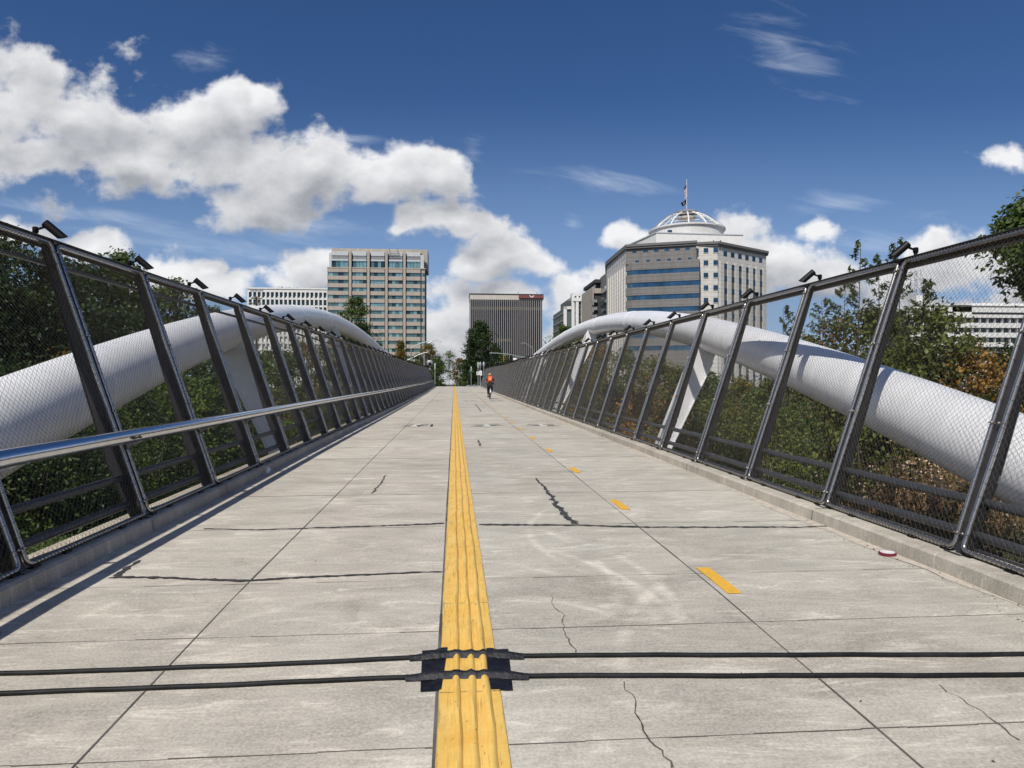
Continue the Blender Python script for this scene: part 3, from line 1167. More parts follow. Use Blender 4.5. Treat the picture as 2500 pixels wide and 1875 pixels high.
    for k in range(KMIN, KMAX + 1):
        y = YP0 + PITCH * k
        z = deckz(y) + 0.12
        sl = atan2(deckz(y + PITCH) - deckz(y), PITCH)
        for pr in protos:
            if pr is not post0 and k == KMAX:
                continue
            o = pr if k == KMIN else pr.copy()
            if k != KMIN:
                COL.objects.link(o)
                o.parent = fence
                for ch in pr.children:
                    c = ch.copy()
                    COL.objects.link(c)
                    c.parent = o
            o.location = (0, y, z)
            o.rotation_euler = (0 if pr is post0 else sl, 0, 0)
    return fence, (B0, U, N, L)


FL, GL = build_fence(-1, -2.96, -3.83, 2.76, 'long leaning wire mesh fence with a steel handrail along the left edge of the bridge')
FR, GR = build_fence(1, 3.85, 4.70, 2.70, 'long leaning wire mesh fence in the sun along the right edge of the bridge')


def build_handrail():
    b = MB()
    pts = []
    y = 1.0
    while y < 106.2:
        pts.append((-2.955, y, deckz(y) + 0.925))
        y += 1.97 if y < 100 else 0.8
    pts.append((-2.9, 106.7, deckz(106) + 0.98))
    b.tube(pts, 0.062, 24)
    rail = b.build('handrail', M['rail'], FL, smooth=True)
    b = MB()
    y = 9.0
    for y in (9.15, 17.0, 24.9, 40.7, 56):
        for d in (0, 0.05):
            b.lathe((-2.955, y + d, deckz(y) + 0.925), [(0.0626, -0.004), (0.0634, 0.0), (0.0626, 0.004)], 20, axis=(0, 1, 0.01))
    b.build('weld_ring', M['steel'], rail, smooth=True)
    b = MB()        # scuffed black mark on the rail
    for i in range(7):
        for j in range(3):
            def q(ii, jj):
                a = radians(-62 + 9 * jj + 3 * sin(ii * 1.7))
                y = 6.62 + 0.035 * ii
                return (-2.955 + 0.0628 * cos(a + pi / 2 - 0.9), y, deckz(y) + 0.925 + 0.0628 * sin(a + pi / 2 - 0.9))
            if (i, j) not in ((0, 0), (6, 2), (3, 2), (4, 2)):
                b.quad(q(i, j), q(i + 1, j), q(i + 1, j + 1), q(i, j + 1))
    b.build('scuff_mark', M['tape'], rail)
    br = None
    for k in range(KMIN, KMAX):
        y = YP0 + PITCH * k
        if br is None:
            b = MB()
            P = lambda x, z: Vector((x, -0.006, z))
            b.prism([P(-2.99, 0.815), P(-2.92, 0.83), P(-2.925, 0.845), P(-2.985, 0.85), P(-3.205, 0.84), P(-3.17, 0.70), P(-3.10, 0.77)], (0, 0.012, 0))
            br = b.build('bracket', M['steel'], FL, local=True)
            o = br
        else:
            o = br.copy()
            COL.objects.link(o)
            o.parent = FL
        o.location = (0, y, deckz(y) + 0.035)


build_handrail()


def build_lights(G, side, nm):
    """small spotlights clamped to the fence top at every post"""
    B0, U, N, L = G
    tipx = B0 + U * L
    ax = Vector((side, 0, 0))
    az = Vector((0, 0, 1))
    proto = thing('spotlight', (0, 0, 0), 'x', 'spotlight', 'black spotlights along the top of the %s fence' % nm)
    base = tipx + ax * 0.15
    b = MB()
    b.tube([az * 0.0, az * 0.03], 0.026, 12)
    b.tube([az * 0.03, az * 0.115], 0.019, 12)
    b.lathe((0, 0, 0.07), [(0.022, 0), (0.027, 0.006), (0.027, 0.05), (0.020, 0.056)], 14)
    b.tube([az * 0.098, az * 0.138 - ax * 0.105 + Vector((0, 0.01, 0))], 0.012, 10)
    b.build('bracket', M['black'], proto, local=True, smooth=True)
    p0 = az * 0.165 - ax * 0.085 + Vector((0, 0.0, 0))
    p1 = az * 0.012 - ax * 0.255 + Vector((0, 0.04, 0))
    t = (p1 - p0).normalized()
    b = MB()
    # cylinder cut level at its lower end: glare shield
    a = t.orthogonal().normalized()
    bb = t.cross(a)
    seg = 18
    r = 0.040
    n = len(b.v)
    for i in range(seg):
        an = 2 * pi * i / seg
        o_ = (a * cos(an) + bb * sin(an))
        b.v.append(tuple(p0 + o_ * r))
    for i in range(seg):
        an = 2 * pi * i / seg
        o_ = (a * cos(an) + bb * sin(an)) * r
        Lc = ((p1 - p0).length - 0.035) + o_.z * 0.85
        b.v.append(tuple(p0 + o_ + t * Lc))
    for i in range(seg):
        j = (i + 1) % seg
        b.face((n + i, n + j, n + seg + j, n + seg + i))
    b.face(tuple(n + i for i in range(seg - 1, -1, -1)))
    b.face(tuple(n + seg + i for i in range(seg)))
    b.build('lamp_head', M['black'], proto, local=True, smooth=True)
    first = True
    cnt = 0
    for k in range(-1, KMAX + 1):
        y = YP0 + PITCH * k
        p = Vector((base.x, y, deckz(y) + 0.12 + base.z + 0.012))
        px = 1250 + F * tan(atan2(p.x, p.y) - PSI)
        if not (-60 < px < 2560) or p.y < 1:
            continue
        o = proto if first else copy_tree(proto)
        first = False
        o.location = p
        cnt += 1
        o['label'] = ('black spotlight on top of the %s fence, nearest to the camera' % nm) if cnt == 1 else 'black spotlight on top of the %s fence, %s from the camera end' % (nm, ord_(cnt))


build_lights(GL, -1, 'left')
build_lights(GR, 1, 'right')

# ------------------------------------------------------------------ arches
AK = np.array([3, 9, 16, 24, 34, 46, 58, 72, 90.])
AZ = {1: [-1.51, -.24, 1.0, 2.09, 2.89, 3.07, 2.53, 1.34, -.09], -1: [-1.45, -.2, 1.04, 2.15, 3.05, 3.42, 3.1, 2.03, .13]}
AX = {1: [5.13, 5.78, 6.38, 6.89, 7.28, 7.42, 7.27, 6.79, 5.81], -1: [-4.23, -4.82, -5.39, -5.9, -6.35, -6.63, -6.63, -6.22, -4.88]}
AZP = {s: np.polyfit(AK, AZ[s], 4) for s in AZ}
AXP = {s: np.polyfit(AK, AX[s], 4) for s in AX}


AS = 0.88


def arch_pt(s, y):
    y0 = y / AS
    return Vector((AS * float(np.polyval(AXP[s], y0)), y, EYE + AS * float(np.polyval(AZP[s], y0))))


def build_arch(s, label):
    R = 0.378 if s > 0 else 0.41
    root = thing('bridge_arch', arch_pt(s, 3), label, 'bridge arch', 'steel tube arches of the bridge')
    b = MB()
    ys = np.linspace(1.9, 82, 130)
    b.tube([arch_pt(s, float(y)) for y in ys], R, 40)
    b.build('arch_tube', M['arch'], root, smooth='full')
    for yf in (24.1, 40.6, 57.2, 30.6, 47.5):
        b = MB()
        p = arch_pt(s, yf)
        t = (arch_pt(s, yf + 0.2) - p).normalized()
        w = 0.004
        b.lathe(p, [(R - 0.01, -0.03), (R + w, -0.03), (R + w * 2, -0.012), (R + w * 2, 0.012), (R + w, 0.03), (R - 0.01, 0.03)], 40, axis=t)
        b.build('weld_seam', M['arch'], root, smooth='full')
    # hangers: tapered plates in the plane of the arch down to the deck edge beams
    for yh in (15.4, 32.2, 48.9, 65.5):
        p = arch_pt(s, yh)
        edge = 3.95 if s > 0 else -3.1
        d = Vector((edge + s * 0.35 - p.x, 0, deckz(yh) - 0.75 - p.z))
        Ln = d.length
        d.normalize()
        side = Vector((0, 1, 0)).cross(d).normalized()      # across the plate, in X-Z
        if side.x * s < 0:
            side = -side
        a0 = p + d * 0.26
        wt, wm, wb = 0.40, 0.26, 0.14
        y2 = Vector((0, 0.03, 0))
        hang = MB()
        outl = [a0 + side * 0.24 - d * 0.05, p + d * 0.55 + side * wm, p + d * (Ln * 0.55) + side * (wm * 0.85), p + d * Ln + side * wb,
                p + d * Ln - side * wb, p + d * (Ln * 0.55) - side * (wm * 0.85), p + d * 0.55 - side * wm, a0 - side * 0.24 - d * 0.05]
        hang.prism([q - y2 * 0.5 for q in outl], y2)
        for sg in (1, -1):     # flanges on both edges
            e0, e1 = p + d * 0.55 + side * wm * sg, p + d * Ln + side * wb * sg
            tt = (e1 - e0).normalized()
            nn = Vector((0, 1, 0)).cross(tt).normalized()
            hang.obox((e0 + e1) / 2, (0, 1, 0), nn, tt, 0.06, 0.010, (e1 - e0).length / 2)
        h = hang.build('hanger', M['arch'], root)
        b = MB()
        for i in range(6):
            for sg in (1, -1):
                c = p + d * (0.60 + 0.07 * i) + side * (wm - 0.05) * sg
                b.tube([c - Vector((0, 0.03, 0)), c + Vector((0, 0.03, 0))], 0.014, 7)
        b.build('bolt', M['arch'], h)
    return root


build_arch(1, 'big silver white steel tube arch rising behind the right fence')
build_arch(-1, 'big silver white steel tube arch rising behind the left fence')

# beams under the deck edge that carry fences and hangers
for s, x0, x1 in ((-1, -3.6, -3.16), (1, 4.04, 4.5)):
    b = MB()
    ys = [Y0, 20, 40, 60, 80, 107]
    for a, c in zip(ys, ys[1:]):
        za, zc = deckz(a), deckz(c)
        x_in, x_out = (x1, x0) if s < 0 else (x0, x1)
        b.prism([(x_in, a, za - 0.10), (x_in, a, za - 0.75), (x_out, a, za - 0.75), (x_out, a, za - 0.62), (x_in + s * 0.05, a, za - 0.62), (x_in + s * 0.05, a, za - 0.10)], (0, c - a, zc - za))
    o = b.build('edge_beam', M['rail_pipe'])
    tag(o, kind='structure')


def litter():
    """dry leaf bits and grit gathered along the kerbs"""
    r = random.Random(31)
    b = MB()
    for i in range(900):
        y = 2.6 + 50 * r.random() ** 1.8
        u = r.random()
        if u < 0.45:
            x = XR - 0.015 - 0.22 * r.random() ** 2.2
        elif u < 0.9:
            x = XL + 0.02 + 0.25 * r.random() ** 2.2
        else:
            x = r.uniform(XL, XR)
            if -0.1 < x < 0.25:
                continue
        s = r.uniform(0.003, 0.011) * (1.6 if u < 0.9 and r.random() < 0.2 else 1)
        a = r.uniform(0, pi)
        z = deckz(y) + 0.005
        dx, dy = s * cos(a), s * sin(a)
        n = len(b.v)
        b.v += [(x - dx, y - dy, z), (x + dy * 0.4, y - dx * 0.4, z + s * r.uniform(0, .5)), (x + dx, y + dy, z + s * r.uniform(0, .6)), (x - dy * 0.4, y + dx * 0.4, z + 0.001)]
        b.face((n, n + 1, n + 2, n + 3))
    o = b.build('leaf_litter', mat('dry_leaf_bits', (0.075, 0.050, 0.030), 0.9, 0, 0.2, 40, 0.5))
    tag(o, kind='stuff')


litter()

# ------------------------------------------------------------------ buildings
class Face:
    """a wall plane: u along the wall, z up, d outwards"""
    def __init__(self, a, c):
        a, c = Vector((a[0], a[1], 0)), Vector((c[0], c[1], 0))
        self.o = a
        self.u = (c - a).normalized()
        self.W = (c - a).length
        n = Vector((self.u.y, -self.u.x, 0))
        mid = (a + c) / 2
        self.n = n

    def box(self, mb, u0, u1, z0, z1, d0, d1):
        c = self.o + self.u * ((u0 + u1) / 2) + self.n * ((d0 + d1) / 2) + Vector((0, 0, (z0 + z1) / 2))
        mb.obox(c, self.u, self.n, (0, 0, 1), abs(u1 - u0) / 2, abs(d1 - d0) / 2, abs(z1 - z0) / 2)


def poly_prism(mb, pts, z0, z1):
    mb.prism([(p[0], p[1], z0) for p in pts], (0, 0, z1 - z0))


def wall_mat(name, col, streak=0.12, band=None, rough=0.85):
    m = bpy.data.materials.new(name)
    m.use_nodes = True
    t = NT(m.node_tree)
    b = t.n['Principled BSDF']
    v = t.node('ShaderNodeTexCoord').outputs['Object']
    n = t.noise(t.vmath('MULTIPLY', v, (1, 1, 0.12)), 0.55, 5, 0.65)
    n2 = t.noise(v, 0.8, 5, 0.6)
    k = t.math('ADD', t.step(n, 0.3, 0.7, 1 - streak, 1 + streak * 0.6, False), t.step(n2, 0.3, 0.7, -0.05, 0.05, False))
    if band:
        z = t.node('ShaderNodeSeparateXYZ', {0: v}).outputs[2]
        fr = t.math('FRACT', t.math('DIVIDE', z, band))
        ln = t.math('LESS_THAN', fr, 0.07)
        k = t.math('SUBTRACT', k, t.math('MULTIPLY', ln, 0.45))
    c = t.n.new('ShaderNodeVectorMath')
    c.operation = 'SCALE'
    c.inputs[0].default_value = col
    t.l.new(k, c.inputs['Scale'])
    t.l.new(c.outputs[0], b.inputs['Base Color'])
    b.inputs['Roughness'].default_value = rough
    b.inputs['Specular IOR Level'].default_value = 0.25
    return m


W_TAN = wall_mat('tan_aggregate', (0.40, 0.35, 0.30), 0.12)
W_TAN2 = wall_mat('tan_slab', (0.40, 0.36, 0.305), 0.10)
W_PALE = wall_mat('pale_metal_panel', (0.50, 0.52, 0.54), 0.06)
W_WHITE = wall_mat('white_precast', (0.70, 0.70, 0.68), 0.06)
W_CREAM = wall_mat('cream_precast', (0.52, 0.49, 0.43), 0.08)
W_STONE = wall_mat('light_stone', (0.60, 0.58, 0.545), 0.10, 1.37)
W_STONED = wall_mat('grey_stone', (0.20, 0.193, 0.186), 0.16, 1.37)
W_DARK = wall_mat('dark_grey_panel', (0.055, 0.054, 0.055), 0.1)
W_FIN = wall_mat('pale_fin', (0.36, 0.345, 0.34), 0.05)
W_OLIVE = wall_mat('olive_spandrel', (0.10, 0.096, 0.075), 0.1)


def win_mats():
    """panes that differ a little from window to window: blinds up or down"""
    out = []
    for nm, c, mt in (('teal_pane', (0.12, 0.215, 0.215), 0.5), ('teal_pane_dark', (0.030, 0.055, 0.065), 0.35), ('teal_pane_light', (0.26, 0.44, 0.42), 0.5)):
        m = mat(nm, c, 0.08, mt, 0.5, 0.35, 0.3, 0.2, 0.3)
        out.append(m)
    return out


PANES = win_mats()


def tower_left():
    """tan office tower with ribbon windows, penthouse slab and a window-washing cradle"""
    D = 366.0
    a = at(801, 900, D)
    Y = a.y
    xl, xr = at_y(801, 800, Y).x, at_y(1037, 800, Y).x
    z_led = at_y(920, 656, Y).z          # ledge under the set-back top floor
    z_top = at_y(920, 616, Y).z
    z_roof = at_y(920, 604, Y).z
    fl = 3.92
    root = thing('office_tower', ((xl + xr) / 2, Y, 0), 'tan concrete office tower with ribbon windows, left of the street', 'tower')
    b = MB()
    poly_prism(b, [(xl + 0.6, Y + 0.6), (xr - 1.0, Y + 0.6), (xr - 1.0, Y + 20), (xl + 0.6, Y + 20)], -1, z_led - 0.5)
    b.build('core', M['glass_dark'], root)
    f = Face((xl, Y), (xr, Y))
    W = f.W
    piers = [W * e for e in (0.2295, 0.4165, 0.6030, 0.7895)]
    bays = [(0, piers[0] - 1.0)] + [(piers[i] + 1.0, piers[i + 1] - 1.0) for i in range(3)] + [(piers[3] + 1.0, W * 0.955), (W * 0.962, W)]
    sp = MB()
    rnd = random.Random(11)
    z = z_led
    n = 0
    wins = []
    while z > 2:
        for i, (u0, u1) in enumerate(bays):
            d1 = 0.55 if i < 5 else 0.2
            f.box(sp, u0, u1, z - 2.05, z, -0.6, d1)
            wins.append((i, u0, u1, z - 2.05 - (fl - 2.05), z - 2.05))
        z -= fl
        n += 1
    f.box(sp, -0.4, W + 0.4, z_led - 0.05, z_led + 0.5, -0.8, 0.7)
    sp.build('spandrel', W_TAN, root)
    pi_ = MB()
    for u in piers:
        f.box(pi_, u - 0.62, u + 0.62, -1, z_top + 0.5, 0.0, 1.25)
    f.box(pi_, -0.35, 0.05, -1, z_led, -0.6, 0.6)
    pi_.build('pier', W_TAN2, root)
    dk = MB()
    for u in piers:
        f.box(dk, u - 1.06, u - 0.62, -1, z_led, -0.4, 0.15)
        f.box(dk, u + 0.62, u + 1.06, -1, z_led, -0.4, 0.15)
    f.box(dk, W * 0.953, W * 0.964, -1, z_led, -0.4, 0.5)
    dk.build('pier_recess', W_DARK, root)
    for i, u0, u1, za, zb in wins[:100]:
        b = MB()
        m = 4 if i < 5 else 2
        for q in range(m):
            b.mi = rnd.choice((0, 0, 0, 2, 1, 2, 0))
            w = (u1 - u0) / m
            f.box(b, u0 + q * w + 0.05, u0 + (q + 1) * w - 0.05, za, zb, -0.25, 0.02)
        b.build('window', PANES, root)
    # right return wall, blank
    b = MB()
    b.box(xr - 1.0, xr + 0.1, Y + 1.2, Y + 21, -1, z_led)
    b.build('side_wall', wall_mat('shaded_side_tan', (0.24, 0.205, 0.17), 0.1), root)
    # set-back crown: pale panels, louvres and tall windows
    b = MB()
    poly_prism(b, [(xl + 1.2, Y + 1.6), (xr - 1.5, Y + 1.6), (xr - 1.5, Y + 19), (xl + 1.2, Y + 19)], z_led - 0.5, z_top)
    b.build('crown_core', M['glass_dark'], root)
    hz = z_top - z_led
    pn = MB()
    lv = MB()
    for i, (u0, u1) in enumerate(bays[:5]):
        a0, a1 = u0 + (1.6 if i == 0 else 0.1), u1 - 0.1
        f.box(pn, a0, a1, z_top - 0.22 * hz, z_top + 0.3, -1.5, 0.0)
        f.box(pn, a0, a1, z_led + 0.46 * hz, z_led + 0.57 * hz, -1.5, 0.0)
        for q in range(4):
            zz = z_led + (0.60 + 0.05 * q) * hz
            f.box(lv, a0, a1, zz, zz + 0.022 * hz, -1.4, -0.2)
        for q in range(4):
            b = MB()
            b.mi = rnd.choice((0, 2, 2, 2, 1, 0))
            w = (a1 - a0) / 4
            f.box(b, a0 + q * w + 0.08, a0 + (q + 1) * w - 0.08, z_led + 0.55, z_led + 0.36 * hz, -1.45, -0.35)
            f.box(b, a0 + q * w + 0.08, a0 + (q + 1) * w - 0.08, z_led + 0.38 * hz, z_led + 0.455 * hz, -1.45, -0.35)
            b.build('crown_window', PANES, root)
    f.box(pn, 0.4, 2.2, z_led + 0.5, z_top - 0.6, -1.5, -0.5)
    f.box(pn, W * 0.955, W * 0.99, z_led + 0.5, z_top - 1.0, -1.5, -0.2)
    pn.build('crown_panel', W_PALE, root)
    lv.build('louvre', W_PALE, root)
    b = MB()
    poly_prism(b, [(xl + 1.2, Y + 4), (xr + 1.3, Y + 4), (xr + 1.3, Y + 21), (xl + 1.2, Y + 21)], z_led, z_roof)
    b.build('penthouse', W_TAN2, root)
    b = MB()
    f.box(b, W * 0.17, W * 0.86, z_top - 0.4, z_top + 0.55, -3.5, -1.2)
    b.build('parapet', W_CREAM, root)
    # cradle hanging at the roof edge
    b = MB()
    u0, u1 = W * 0.615, W * 0.735
    zc = z_top - 0.9
    for zz in (zc, zc + 1.1):
        for dd in (0.6, 1.4):
            c0, c1 = f.o + f.u * u0 + f.n * dd + Vector((0, 0, zz)), f.o + f.u * u1 + f.n * dd + Vector((0, 0, zz))
            b.tube([c0, c1], 0.09, 4)
    for e in range(9):
        u = u0 + (u1 - u0) * e / 8
        f.box(b, u - 0.05, u + 0.05, zc, zc + 1.1, 0.6, 0.7)
    for e in (0.15, 0.85):
        u = u0 + (u1 - u0) * e
        c = f.o + f.u * u + Vector((0, 0, z_top + 2.4))
        b.tube([c + f.n * -1.5 - Vector((0, 0, 2.4)), c + f.n * -0.2, c + f.n * 1.0 - Vector((0, 0, 0.3)), c + f.n * 1.0 - Vector((0, 0, 2.2))], 0.13, 5)
    b.build('window_cradle', M['galv'], root)


def white_block():
    Y = at(700, 800, 430).y
    xl, xr = at_y(606, 760, Y).x, at_y(799, 760, Y).x
    zt = at_y(700, 703.5, Y).z
    root = thing('office_block', ((xl + xr) / 2, Y, 0), 'white precast office block with deep dark window rows behind the left arch', 'building')
    b = MB()
    poly_prism(b, [(xl, Y + 1.0), (xr, Y + 1.0), (xr, Y + 18), (xl, Y + 18)], -1, zt - 0.5)
    b.build('core', W_WHITE, root)
    f = Face((xl, Y), (xr, Y))
    W = f.W
    n = 18
    w = W / n
    b = MB()
    px2m = 430 / F
    rows = [zt - (10 + 18 * k) * px2m for k in range(0, 12)]
    for i in range(n + 1):
        f.box(b, i * w - 0.33 * w * 0.5, i * w + 0.33 * w * 0.5, -1, zt - 1.9, -0.8, 0.3)
    f.box(b, -0.5, W + 0.5, zt - 2.5, zt, -1.2, 0.32)
    f.box(b, -0.9, W + 0.9, zt - 0.7, zt + 0.15, -1.6, 0.7)
    for r in rows:
        f.box(b, 0, W, r - 18 * px2m + 13.3 * px2m - 13.3 * px2m - 0.0, r - 18 * px2m + 4.6 * px2m, -0.8, 0.1)
    for i in range(n):
        f.box(b, (i + 0.5) * w - 0.09, (i + 0.5) * w + 0.09, zt - 2.3, zt - 0.7, 0.3, 0.40)
    b.build('frame', W_WHITE, root)
    cnt = 0
    for ri, r in enumerate(rows[:5]):
        for i in range(n):
            cnt += 1
            g = MB()
            f.box(g, i * w + 0.17 * w, (i + 1) * w - 0.17 * w, r - 13.4 * px2m, r, -0.75, -0.45)
            o = g.build('window', PANES[1], root)
            if ri == 0:
                g = MB()
                f.box(g, i * w + 0.62 * w, i * w + 0.78 * w, r - 12.8 * px2m, r - 10.0 * px2m, -0.44, -0.38)
                g.build('blind_gap', W_WHITE, o)
    b = MB()
    rr = random.Random(2)
    for e in range(7):
        x = xl + W * (0.34 + 0.05 * e)
        b.box(x, x + rr.uniform(1.5, 2.6), Y + 5, Y + 9, zt - 0.2, zt + rr.uniform(0.6, 1.9))
    b.tube([(xl + W * 0.55, Y + 7, zt), (xl + W * 0.55, Y + 7, zt + 5.5)], 0.06, 5)
    b.build('roof_plant', W_PALE, root)
    # lettering at the top left
    cu = bpy.data.curves.new('lettering', 'FONT')
    cu.body = 'KAISER PERMANENTE'
    cu.size = 1.05
    cu.extrude = 0.04
    tmp = bpy.data.objects.new('lettering_src', cu)
    COL.objects.link(tmp)
    dg = bpy.context.evaluated_depsgraph_get()
    me = bpy.data.meshes.new_from_object(tmp.evaluated_get(dg))
    bpy.data.objects.remove(tmp)
    me.materials.clear()
    me.materials.append(W_DARK)
    wtxt = max(v.co.x for v in me.vertices)
    o = bpy.data.objects.new('lettering', me)
    COL.objects.link(o)
    o.parent = root
    s = (at_y(643, 710, Y).x - at_y(611, 710, Y).x) / wtxt
    o.scale = (s, 1.25, 1)
    o.rotation_euler = (radians(90), 0, 0)
    o.location = (at_y(611, 710, Y).x - root.location.x, -0.38, zt - 2.15)


def dark_slab():
    """black glass slab with close white fins, pale top band and red sign"""
    Y = at(1237, 800, 480).y
    xl, xr = at_y(1148, 800, Y).x, at_y(1324, 800, Y).x
    zt = at_y(1237, 719.5, Y).z
    zf = at_y(1237, 731.5, Y).z
    root = thing('office_slab', ((xl + xr) / 2, Y, 0), 'black glass office slab with close white vertical fins and a red sign on top', 'building')
    b = MB()
    poly_prism(b, [(xl + 0.3, Y + 0.8), (xr - 0.3, Y + 0.8), (xr - 0.3, Y + 22), (xl + 0.3, Y + 22)], -1, zf + 0.5)
    b.build('glazing', mat('black_glass', (0.010, 0.009, 0.016), 0.15, 0.0, 0.4), root)
    b = MB()
    poly_prism(b, [(xl - 0.3, Y - 0.3), (xr + 0.6, Y - 0.3), (xr + 0.6, Y + 23), (xl - 0.3, Y + 23)], zf, zt)
    b.build('top_band', W_CREAM, root)
    b = MB()
    poly_prism(b, [(xl - 0.6, Y - 0.6), (xr + 0.9, Y - 0.6), (xr + 0.9, Y + 23.3), (xl - 0.6, Y + 23.3)], zt, zt + 0.6)
    b.build('roof_edge', W_DARK, root)
    f = Face((xl, Y), (xr, Y))
    n = 37
    w = f.W / n
    for i in range(n + 1):
        b = MB()
        u = min(max(i * w, 0.22), f.W - 0.22)
        f.box(b, u - 0.15, u + 0.15, -1, zf + 0.02, -0.9, 0.35)
        b.build('fin', W_FIN, root)
    b = MB()
    for i in range(n):       # rounded heads of the bays
        u = (i + 0.5) * w
        for e in (-1, 1):
            c0 = u + e * (w / 2 - 0.15)
            f.box(b, min(c0, c0 - e * 0.22), max(c0, c0 - e * 0.22), zf - 0.35, zf + 0.02, -0.85, 0.3)
    b.build('bay_head', W_FIN, root)
    b = MB()
    m = 480 / F
    f.box(b, 0, f.W, at_y(1237, 757, Y).z, at_y(1237, 749, Y).z, -0.85, -0.35)
    f.box(b, f.W * 0.37, f.W * 0.57, at_y(1237, 834, Y).z, at_y(1237, 827, Y).z, -0.85, -0.35)
    f.box(b, 0, f.W, zf - 1.3, zf - 0.1, -0.85, -0.35)
    b.build('spandrel', W_OLIVE, root)
    b = MB()
    poly_prism(b, [(xr - 0.4, Y + 0.5), (xr + 0.1, Y + 0.5), (xr + 0.1, Y + 22), (xr - 0.4, Y + 22)], -1, zf)
    poly_prism(b, [(xl - 0.1, Y + 0.5), (xl + 0.35, Y + 0.5), (xl + 0.35, Y + 22), (xl - 0.1, Y + 22)], -1, zf)
    b.build('end_wall', W_FIN, root)
    b = MB()
    s0, s1 = at_y(1266, 725, Y).x - xl, at_y(1327, 725, Y).x - xl
    za, zb = zf + 1.1, zt - 0.35
    f.box(b, s0, s1, za, zb, 0.55, 0.9)
    sg = b.build('sign_board', mat('red_sign', (0.20, 0.055, 0.048), 0.6), root)
    b = MB()
    uc = at_y(1298, 725, Y).x - xl
    for e in (-1, 1):
        p0 = f.o + f.u * uc + f.n * 0.96 + Vector((0, 0, za + 0.4))
        p1 = f.o + f.u * (uc + e * 1.5) + f.n * 0.96 + Vector((0, 0, zb - 0.1))
        b.obox((p0 + p1) / 2, (p1 - p0).normalized(), f.n, f.n.cross((p1 - p0).normalized()), (p1 - p0).length / 2, 0.04, 0.3)
    b.build('sign_mark', W_WHITE, sg)
    b = MB()
    f.box(b, s0 + 0.4, s1, zf + 0.05, zf + 1.1, 0.3, 0.6)
    b.build('sign_rail', W_DARK, sg)
    b = MB()
    for e in (0.32, 0.67, 0.93):
        x = xl + f.W * e
        b.tube([(x, Y + 2, zt), (x - 0.3, Y + 1, zt + 2.2), (x + 0.4, Y + 0.3, zt + 1.4)], 0.12, 5)
    b.build('roof_davit', M['galv'], root)


def pale_tower():
    """stepped pale tower with greenish side walls"""
    D = 350.0
    Y = at(1420, 800, D).y
    zt = at_y(1420, 716, Y).z
    z2 = at_y(1420, 731, Y).z
    z3 = at_y(1377, 745, Y).z
    x0, x1, x2, x3 = at_y(1380, 0, Y).x, at_y(1399, 0, Y).x, at_y(1447, 0, Y).x, at_y(1388, 0, Y).x
    root = thing('stepped_tower', ((x1 + x2) / 2, Y, 0), 'pale stepped office tower with white columns and greenish glass sides', 'tower')
    gl = mat('greenish_glass', (0.20, 0.26, 0.25), 0.12, 0.45, 0.5)
    b = MB()
    poly_prism(b, [(x1, Y + 0.6), (x2 + 8, Y + 0.6), (x2 + 8, Y + 40), (x1 - 0.2, Y + 40)], -1, zt - 1.2)
    poly_prism(b, [(x0 + 0.2, Y + 6.0), (x1 - 0.1, Y + 6.0), (x1 - 0.1, Y + 44), (x0 + 0.2, Y + 44)], -1, z3 - 0.8)
    b.build('glazing', gl, root)
    f = Face((x1, Y), (x2 + 8, Y))
    b = MB()
    f.box(b, -0.3, f.W, zt - 1.3, zt, -6, 0.2)
    f.box(b, 0, f.W, z2 - 1.0, z2 + 0.7, -0.8, 1.1)
    for px in (1399, 1408.5, 1422, 1432, 1441.5, 1451, 1460):
        u = at_y(px, 0, Y).x - x1
        f.box(b, u - 0.7, u + 0.7, -1, zt - 1.0 if px < 1400 else z2, -0.8, 0.9 if px > 1400 else 0.5)
    for px in (1410, 1419, 1428, 1436, 1445):
        u = at_y(px, 0, Y).x - x1
        f.box(b, u - 0.5, u + 0.5, z2, zt - 0.9, -0.8, 0.15)
    b.build('frame', W_WHITE, root)
    b = MB()
    for k in range(14):
        z = z2 - 3 - 3.7 * k
        f.box(b, 0.6, f.W, z - 0.5, z + 0.5, -0.75, 0.15)
    b.build('spandrel', W_OLIVE, root)
    b = MB()
    g = Face((x0, Y + 5.4), (x1, Y + 5.4))
    g.box(b, 0, g.W * 0.42, -1, z3, -0.4, 0.3)
    g.box(b, 0, g.W, z3 - 1.4, z3, -0.5, 0.3)
    b.build('side_frame', W_WHITE, root)
    for k in range(12):
        for i in range(3):
            b = MB()
            u0 = at_y(1410.5 + 10 * i + 2, 0, Y).x - x1
            z = z2 - 1.6 - 3.7 * k
            f.box(b, u0 + 0.6, u0 + 1.0, z - 2.0, z, -0.7, -0.3)
            b.build('window', PANES[1], root)
    # left flank, glass running back from the corner
    b = MB()
    h = Face((x0 - 0.0, Y + 44), (x0 - 0.0, Y + 5.6))
    for k in range(12):
        z = z3 - 3.2 - 3.7 * k
        h.box(b, 0, h.W, z - 0.12, z + 0.12, -0.1, 0.25)
    b.build('mullion', W_PALE, root)


